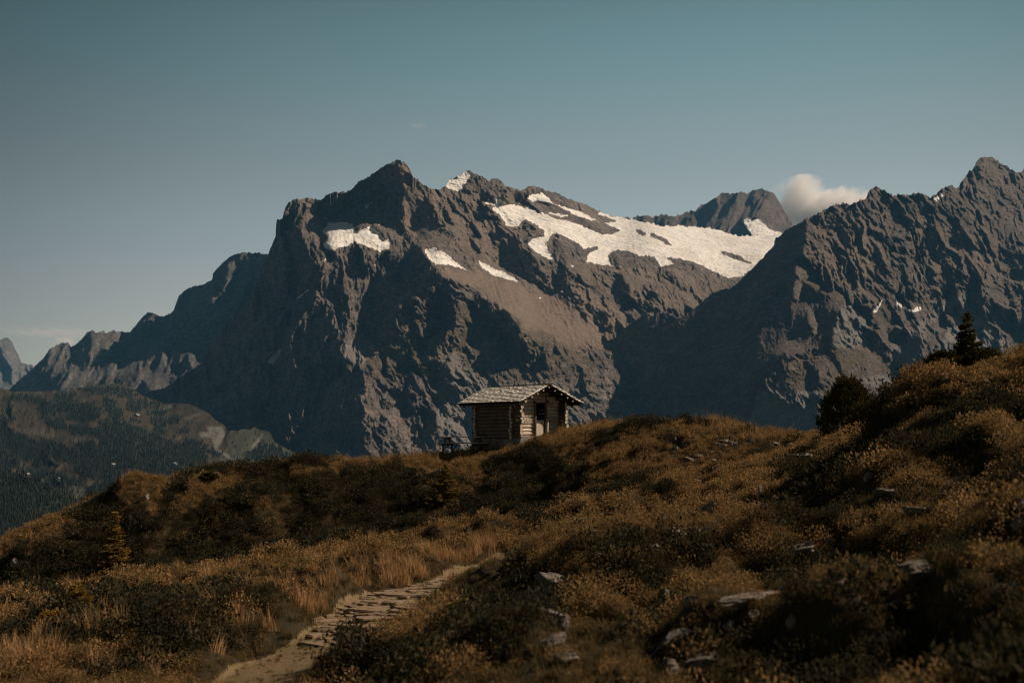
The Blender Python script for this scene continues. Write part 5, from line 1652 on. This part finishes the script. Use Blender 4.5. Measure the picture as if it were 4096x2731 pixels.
# tall slim spruce on the right hill with its low skirts
b = at(969, 398, 24.6)
conifer("spruce", "slim pointed spruce, tallest tree on the right hand slope against the mountain", b, unproj(969, 313.8, 24.6)[2] - b[2], 1.9, 3, M_NEEDLE, bare=.02, dense=2.4, power=1.15, up=.14, leaf=.05, droop=.30, whorl=27)
b = at(944, 400, 22.8)
conifer("spruce", "broad low dark spruce bush spreading left from the foot of the slim spruce", b, max(.8, unproj(946, 354, 22.8)[2] - b[2]), 1.3, 4, M_NEEDLE, dense=2.6, up=.35, bulge=True, tips=3, leaf=.06, droop=.1, whorl=11)
b = at(984, 390, 22.6)
conifer("spruce", "low dark spruce bush to the right of the slim spruce", b, max(.6, unproj(984, 350, 22.6)[2] - b[2]), 1.0, 5, M_NEEDLE, dense=2.4, up=.35, bulge=True, tips=3, leaf=.06, droop=.1, whorl=9)
# round dense spruce by the saddle
b = at(848, 436, 33)
conifer("spruce", "dense round dark spruce standing right of the path saddle", b, unproj(846, 377, 33)[2] - b[2], 1.75, 6, M_NEEDLE, dense=3.0, up=.55, bulge=True, tips=5, leaf=.065, droop=.05, whorl=17)
b = at(868, 437, 32)
conifer("spruce", "brownish low spruce crouching against the right side of the dense round spruce", b, unproj(868, 405, 32)[2] - b[2], 1.2, 16, M_NEEDLE, dense=2.6, up=.5, bulge=True, tips=3, leaf=.07, droop=.05, whorl=10)
# little bare stemmed spruce on the left crest
b = at(211.5, 503, 50.0)
conifer("spruce", "small dark spruce with bare pale stem on the left crest", b, unproj(213, 471.6, 50.0)[2] - b[2], 1.25, 7, M_NEEDLE, bare=.40, dense=1.4, up=.2, leaf=.08, lean=(.03, 0), droop=.15, whorl=10, power=.6)
# yellowing spruces on the dark slope
b = at(119, 590, 43.2)
conifer("spruce", "sparse golden spruce on the dark hillside at the left", b, unproj(114.6, 512.5, 43.2)[2] - b[2], 2.3, 8, M_NEEDLE_Y, bare=.02, dense=1.0, up=.12, leaf=.10, droop=.3, whorl=14)
b = at(446, 521, 49.5)
conifer("spruce", "sparse golden spruce on the shaded slope below the hut", b, unproj(443, 464, 49.5)[2] - b[2], 2.0, 9, M_NEEDLE_Y, bare=.03, dense=.9, up=.10, leaf=.10, droop=.3, whorl=13)
b = at(85, 640, 15.5)
conifer("larch_sapling", "knee high orange larch sapling with pale stem near the lower left corner", b, .50, .55, 10, M_NEEDLE_Y, cat="larch", bare=.30, dense=1.3, up=.25, leaf=.035, droop=.1, whorl=8, power=.7)
b = at(62, 652, 14.0)
conifer("larch_sapling", "bushy orange larch seedling leaning left of the pale stemmed sapling", b, .34, .50, 12, M_NEEDLE_Y, cat="larch", bare=.05, dense=1.5, up=.4, leaf=.035, droop=.05, whorl=7, bulge=True)
# ================================================================ rocks
M_ROCKF = stone_mat("pale_gneiss", (.11, .090, .072), (.24, .195, .155), (.40, .345, .29))
_ico = {}


def ico(sub):
    if sub not in _ico:
        bm = bmesh.new(); bmesh.ops.create_icosphere(bm, subdivisions=sub, radius=1.0)
        _ico[sub] = (np.array([v.co[:] for v in bm.verts]), np.array([[v.index for v in f.verts] for f in bm.faces]))
        bm.free()
    return _ico[sub]


def rock(px, py, w, h, label, seed, group=None, D=None, flat=None, tilt=0.0, bury=.52, mat=None, depth=1.0):
    """w, h: size in pixels of the 1024 frame"""
    p = hit(px, py + h * .35) if D is None else np.array(at(px, py, D))
    dist = p[1]
    if h < 7:
        bury = .36
    sx = w * dist / F * .5 * 1.3; sz = max(h * dist / F * .5 * 1.25, .03) * 1.25
    sy = sx * depth * .8
    r = np.random.default_rng(seed)
    V, Fc = ico(4)
    v = V.copy()
    for k in range(13):
        n = unit(r.normal(0, 1, (1, 3)) * [1, 1, .8])[0]
        d = r.uniform(.42, .80)
        ex = np.maximum(v @ n - d, 0)
        v = v - ex[:, None] * n[None] * .94
    v = v + V * (.10 * fbm(V[:, 0] * 1.7 + seed, V[:, 1] * 1.7 + V[:, 2] * 1.3, seed, 4))[:, None]
    v = v / np.abs(v).max(0)
    lay = .05 * np.sin(v[:, 2] * 16 + 3 * v[:, 0] + seed)
    v[:, 0] *= 1 + lay * .6; v[:, 1] *= 1 + lay * .6
    v = v * [sx, sy, sz]
    c, s = math.cos(tilt), math.sin(tilt)
    v = np.stack([v[:, 0] * c + v[:, 2] * s, v[:, 1], -v[:, 0] * s + v[:, 2] * c], 1)
    az = r.uniform(-.35, .35); c, s = math.cos(az), math.sin(az)
    v = np.stack([v[:, 0] * c - v[:, 1] * s, v[:, 0] * s + v[:, 1] * c, v[:, 2]], 1)
    o = mesh_obj("rock", v, Fc, mat or M_ROCKF, smooth=False)
    veg = np.interp(dist, [4, 12, 30, 60], [.05, .07, .09, .09])
    o.location = (p[0], p[1] + sy * .5, p[2] + sz * (1 - 2 * bury) + veg)
    tag(o, label, "rock", group)
    return o


RCs = .1803
k = 0
# (zoom x, zoom y, w, h, label) in the lower right view
for (x, y, w, h, lab, ti, dp) in [
    (840, 335, 150, 75, "large dark boulder with sunlit top edge just right of the far gravel path", 0, .9),
    (930, 445, 30, 40, "white stone on the shaded mound, left of two white ones", 0, 1),
    (1210, 462, 45, 42, "white stone on the shaded mound, right of two white ones", .2, 1),
    (1330, 540, 125, 24, "long thin ledge of rock in the dark hollow on the right slope", 0, .8),
    (325, 612, 75, 75, "leaning split rock standing upright in the middle of the heath", .5, .6),
    (615, 522, 28, 50, "small upright pinkish stone alone on the open brown heath", 0, .7),
    (635, 622, 34, 42, "small upright grey stone beside the dark hollow", .2, .7),
    (70, 685, 48, 48, "upright pale stone at the top of the slab outcrop", .2, .6),
    (150, 768, 155, 48, "long tilted pale slab capping the dark outcrop in the centre right", .32, .7),
    (260, 772, 48, 32, "small pale block at the right end of the tilted slab", .2, .8),
    (25, 862, 55, 24, "flat pale stone below the tilted slab outcrop", 0, .9),
    (990, 818, 42, 75, "upright tan stone at the right end of the long dark rock", .1, .7),
    (790, 870, 230, 75, "long dark rock ridge rising to the right across the slope", -.35, .5),
    (2050, 705, 60, 95, "big bright upright rock cut by the right picture edge", .2, .8),
    (2055, 612, 45, 45, "pale stone at the right picture edge above the big bright rock", 0, .8),
    (1930, 800, 75, 72, "grey lichened stone in the shade left of the big bright rock", .3, .8),
    (1520, 985, 215, 80, "large flat topped blocky rock on the right slope", .02, .8),
    (1072, 1072, 60, 32, "small pale pointed stone left of the flat topped blocky rock", .3, .8),
    (85, 1105, 75, 62, "grey pointed stone with two dark holes in the lower centre", .1, .8),
    (540, 1142, 280, 56, "long low pale rock lying across the heath in the lower right", -.10, .5),
    (235, 1152, 90, 50, "pale knobbly stone left of the long low rock", 0, .8),
    (580, 1232, 95, 42, "half buried brown stone under the long low rock", 0, .8),
    (790, 1272, 55, 62, "dark angular stone in the near heath right of the bottom centre", 0, .8),
    (160, 1375, 260, 100, "broad lichened rock sheet in the bottom centre foreground", -.15, .7),
    (320, 1495, 240, 75, "wide grey rock sheet at the bottom edge", -.08, .7),
    (110, 1515, 120, 85, "pinkish rock at the bottom edge left of the wide grey sheet", .1, .8),
    (440, 1312, 48, 32, "small stone beside the broad lichened rock sheet", 0, .8),
    (1500, 655, 150, 36, "low broken rock band in the heath above the blocky rock", 0, .6),
    (1650, 187, 60, 30, "group of small white stones near the top of the right hill", 0, .7),
    (1717, 183, 28, 28, "single white stone just right of the small stones near the hilltop", 0, .8),
    (1980, 240, 42, 34, "round white stone high on the right hill", 0, .9),
    (2022, 1100, 55, 65, "grey upright stone near the right edge of the lower slope", .1, .8),
]:
    k += 1
    rock(650 + RCs * x, 400 + RCs * y, w * RCs, h * RCs, lab, 100 + k, tilt=ti, depth=dp)
# centre foreground
for (x, y, w, h, lab, ti, dp) in [
    (1590, 930, 300, 130, "big rock outcrop with pale crest and black shaded face in the lower middle", .45, .6),
    (1500, 1160, 210, 80, "pale ledge sticking out of the shaded bank below the big outcrop", .2, .7),
    (1600, 1205, 85, 95, "mossy block at the right end of the shaded pale ledge", .1, .8),
    (1840, 772, 80, 44, "white weathered stone right of the path behind the big outcrop", .3, .8),
    (1892, 822, 26, 20, "tiny white stone below the white weathered stone", 0, .9),
    (1520, 1330, 170, 56, "half buried tan rock in the near heath, bottom middle", -.2, .7),
    (1640, 1450, 160, 56, "pale flat rock near the bottom edge, middle of the picture", -.1, .7),
    (1725, 515, 85, 28, "low pale stone sunk in the heath at the middle of the picture", 0, .7),
    (885, 366, 30, 40, "bent grey dead stick like stone on the shaded slope below the hut", .4, .5),
    (612, 356, 44, 14, "thin white stone on the dark slope under the hut", 0, .8),
    (1390, 352, 16, 16, "tiny white pebble on the dark slope right below the hut", 0, .9),
]:
    k += 1
    rock(325 + .1488 * x, 450 + .1488 * y, w * .1488, h * .1488, lab, 200 + k, tilt=ti, depth=dp)
for (x, y, w, h, lab, ti, dp) in [
    (980, 334, 30, 42, "white stone under the dark shrub on the left crest", .2, .8),
    (100, 772, 55, 40, "white split stone near the left picture edge", .4, .7),
    (502, 714, 22, 26, "small white stone on the dark slope left of the golden spruce", 0, .8),
    (1130, 240, 16, 14, "tiny stone on the left crest skyline", 0, .9),
]:
    k += 1
    rock(.1488 * x, 450 + .1488 * y, w * .1488, h * .1488, lab, 300 + k, tilt=ti, depth=dp)
# knoll right of the hut
for (x, y, w, h, lab, ti, dp, D) in [
    (130, 262, 105, 62, "dark block, leftmost rock on the knoll skyline", 0, .8, 54.5),
    (295, 248, 190, 66, "long dark slab on the knoll skyline right of the leftmost block", .02, .8, 54.2),
    (675, 250, 105, 28, "pale flat slab near the top of the knoll", -.1, .8, None),
    (485, 246, 38, 18, "small pale stone between the dark slab and the pale flat slab", 0, .8, None),
    (318, 305, 28, 14, "tiny pale stone below the long dark slab", 0, .8, None),
    (1185, 288, 75, 32, "brown rock bulge near the right shoulder of the knoll", 0, .8, None),
    (1292, 315, 52, 36, "brown rounded stone beside the rock bulge on the knoll shoulder", 0, .8, None),
    (1642, 420, 44, 24, "pale stone low on the right shoulder of the knoll", 0, .8, None),
    (1600, 364, 60, 20, "thin pale stone on the right skyline of the knoll", .2, .8, None),
    (1792, 542, 100, 32, "tan slab beside the gravel at the saddle", .3, .8, None),
    (1180, 498, 110, 34, "roofing shaped slab at the top of the rock heap on the knoll", -.05, .7, None),
    (1258, 458, 56, 46, "upright tan stone above the rock heap on the knoll", .3, .7, None),
    (1305, 528, 44, 62, "steep leaning slab on the right of the rock heap", .9, .5, None),
    (1242, 535, 72, 44, "dark block in the middle of the rock heap", .1, .8, None),
    (1080, 556, 66, 46, "grey weathered rock left of the rock heap", -.4, .7, None),
    (1172, 566, 60, 28, "low grey stone at the foot of the rock heap", 0, .8, None),
    (1410, 440, 56, 30, "pale broken stone right of the upright tan stone", -.4, .7, None),
    (1475, 496, 56, 32, "brown stone to the right of the rock heap", .1, .8, None),
    (585, 500, 44, 48, "brown upright stone at the head of the worn gully", 0, .8, None),
    (540, 551, 40, 16, "white flat pebble left of the worn gully", .1, .8, None),
    (590, 606, 66, 50, "square tan stone beside the worn gully", 0, .8, None),
    (860, 676, 112, 64, "large cracked tan boulder, biggest stone on the near side of the knoll", .15, .8, None),
    (762, 727, 150, 44, "long pale slab sloping down left of the cracked tan boulder", .22, .7, None),
    (1045, 745, 60, 28, "pale stone right of the cracked tan boulder above the black hollow", 0, .8, None),
    (1030, 631, 66, 16, "thin flat stone in the grass above the cracked tan boulder", .05, .8, None),
    (475, 388, 40, 28, "brown stone on the slope below the long dark slab", .2, .8, None),
    (400, 460, 26, 28, "small white stone low on the left side of the knoll", 0, .8, None),
    (1530, 796, 28, 18, "small white stone on the grass right of the gravel path", 0, .9, None),
    (1942, 540, 80, 26, "smooth low stone on the saddle skyline", 0, .8, None),
    (850, 985, 120, 24, "flat tan slab beside the lower end of the gravel path", .1, .8, None),
]:
    k += 1
    if D is not None:
        p = unproj(625 + .08503 * x, 400 + .08503 * y, D)
        o = rock(625 + .08503 * x, 400 + .08503 * y, w * .08503, h * .08503, lab, 400 + k, tilt=ti, depth=dp, D=D)
        o.location.z = max(o.location.z, p[2] - .05)
    else:
        rock(625 + .08503 * x, 400 + .08503 * y, w * .08503, h * .08503, lab, 400 + k, tilt=ti, depth=dp)

# flat slabs laid in the path
t = NT("path_slabs")
_n = t.noise(t.coord(), 6, 6, .7)
M_SLAB = t.base(t.mix(t.rng(_n, .35, .65), (.25, .172, .108), (.14, .10, .064)))
t.bump(_n, .8, .03)
rs = random.Random(77)
done = []
tries = 0
while len(done) < 110 and tries < 6000:
    tries += 1
    zx = rs.uniform(980, 2130); 
    yc = np.interp(zx, [980, 1150, 1400, 1700, 2000, 2130], [720, 650, 560, 450, 350, 285])
    zy = yc + rs.uniform(-1, 1) * np.interp(zx, [980, 1300, 1700, 2130], [90, 115, 65, 22])
    px, py = 175 + .1488 * zx, 525 + .1488 * zy
    p = hit(px, py, 8, 26)
    if bil(pathf, s_ax, y_ax, p[0], p[1]) < .6:
        continue
    a = .10 + .38 * rs.random() ** 1.6
    if any((p[0] - q[0]) ** 2 + ((p[1] - q[1]) * .6) ** 2 < (.50 * (a + q[2])) ** 2 for q in done):
        continue
    done.append((p[0], p[1], a))
    n = rs.randint(7, 10)
    ang = sorted(rs.uniform(0, 6.283) for _ in range(n))
    ring = [(a * 1.3 * rs.uniform(.55, 1.15) * math.cos(g_), a * .8 * rs.uniform(.55, 1.15) * math.sin(g_)) for g_ in ang]
    hh = rs.uniform(.004, .030)
    v = [(x_, y_, -.08) for x_, y_ in ring] + [(x_ * 1.0, y_ * 1.0, hh - .02 + rs.uniform(-.008, .008)) for x_, y_ in ring] + [(x_ * .9, y_ * .9, hh + rs.uniform(-.006, .006)) for x_, y_ in ring]
    f = []
    for L_ in (0, 1):
        for i in range(n):
            f.append([L_ * n + i, L_ * n + (i + 1) % n, (L_ + 1) * n + (i + 1) % n, (L_ + 1) * n + i])
    f.append([2 * n + i for i in range(n)])
    o = mesh_obj("flagstone", v, f, M_SLAB, smooth=False)
    o.location = (p[0], p[1], p[2] + .0)
    o.rotation_euler = (rs.uniform(-.06, .02), rs.uniform(-.05, .05), rs.uniform(-.3, .3))
    tag(o, "flat tan stone slab set into the worn footpath", "flagstone", "flat slabs paving the footpath")

# ================================================================ clouds, all beyond the haze
def cloud(px, py, w, h, D, label, dens, scale, seed, thr=.0, soft=.5, depth=1.0, rot=0.0):
    V, Fc = ico(4)
    c = unproj(px, py, D)
    m = bpy.data.materials.new("cloud_vapour"); m.use_nodes = True
    nt = m.node_tree; nt.nodes.clear()
    out = nt.nodes.new("ShaderNodeOutputMaterial"); pv = nt.nodes.new("ShaderNodeVolumePrincipled")
    pv.inputs["Color"].default_value = (1, .97, .95, 1); pv.inputs["Anisotropy"].default_value = .2
    tc = nt.nodes.new("ShaderNodeTexCoord")
    ln = nt.nodes.new("ShaderNodeVectorMath"); ln.operation = 'LENGTH'
    nt.links.new(tc.outputs["Object"], ln.inputs[0])
    nz = nt.nodes.new("ShaderNodeTexNoise"); nz.inputs["Scale"].default_value = scale; nz.inputs["Detail"].default_value = 6; nz.inputs["Roughness"].default_value = .6
    mp = nt.nodes.new("ShaderNodeMapping"); mp.inputs["Location"].default_value = (seed * 3.1, seed, 0)
    mp.inputs["Scale"].default_value = (max(w / h, .5), 1, 1)
    nt.links.new(tc.outputs["Object"], mp.inputs["Vector"]); nt.links.new(mp.outputs[0], nz.inputs["Vector"])
    # density = smooth(1 - r + (noise - .5) * 2)
    a = nt.nodes.new("ShaderNodeMath"); a.operation = 'MULTIPLY_ADD'; a.inputs[1].default_value = 2.2; a.inputs[2].default_value = -1.1 - thr
    nt.links.new(nz.outputs["Fac"], a.inputs[0])
    b = nt.nodes.new("ShaderNodeMath"); b.operation = 'SUBTRACT'; b.inputs[0].default_value = .78
    nt.links.new(ln.outputs["Value"], b.inputs[1])
    s_ = nt.nodes.new("ShaderNodeMath"); s_.operation = 'ADD'
    nt.links.new(a.outputs[0], s_.inputs[0]); nt.links.new(b.outputs[0], s_.inputs[1])
    mr2 = nt.nodes.new("ShaderNodeMapRange"); mr2.interpolation_type = 'SMOOTHSTEP'
    mr2.inputs[1].default_value = 0.0; mr2.inputs[2].default_value = soft; mr2.inputs[4].default_value = dens
    nt.links.new(s_.outputs[0], mr2.inputs[0]); nt.links.new(mr2.outputs[0], pv.inputs["Density"])
    nt.links.new(pv.outputs[0], out.inputs["Volume"])
    o = mesh_obj("cloud", V, Fc, m, smooth=True)
    o.location = c
    o.scale = (w * D / F * .5, w * D / F * .5 * depth, h * D / F * .5)
    o.rotation_euler = (0, rot, 0)
    tag(o, label, "cloud")
    return o


cloud(804, 207, 84, 66, 17500, "white cumulus cloud rising behind the right hand ridge", .0055, 1.15, 1, thr=-.25, soft=.8)
cloud(842, 203, 84, 34, 17500, "flat trailing tail of the white cloud along the right hand ridge", .006, 1.4, 5, soft=.7, thr=-.15, rot=.05)
cloud(418, 126, 24, 9, 17500, "tiny white cloud wisp alone in the sky above the summit", .0012, 2.0, 2, thr=.1)
cloud(66, 342, 34, 14, 19000, "pinkish cloud puff behind the jagged left ridge", .004, 1.6, 3)
cloud(60, 333, 150, 9, 19500, "thin veil of cloud low over the left horizon", .0010, 1.5, 4)
# ================================================================ haze
def build_haze():
    x0, x1, y0, y1, z0, z1 = -16000, 16000, -400, 15500, -1101, 2900
    v = [(x, y, z) for z in (z0, z1) for y in (y0, y1) for x in (x0, x1)]
    f = [[0, 2, 3, 1], [4, 5, 7, 6], [0, 1, 5, 4], [2, 6, 7, 3], [0, 4, 6, 2], [1, 3, 7, 5]]
    m = bpy.data.materials.new("haze_air")
    m.use_nodes = True
    nt = m.node_tree
    nt.nodes.clear()
    out = nt.nodes.new("ShaderNodeOutputMaterial")
    pv = nt.nodes.new("ShaderNodeVolumePrincipled")
    pv.inputs["Color"].default_value = (.20, .58, .98, 1)
    pv.inputs["Density"].default_value = 1.25e-5
    pv.inputs["Anisotropy"].default_value = 0.0
    nt.links.new(pv.outputs[0], out.inputs["Volume"])
    o = mesh_obj("haze", v, f, m, smooth=False)
    tag(o, kind='stuff')


build_haze()
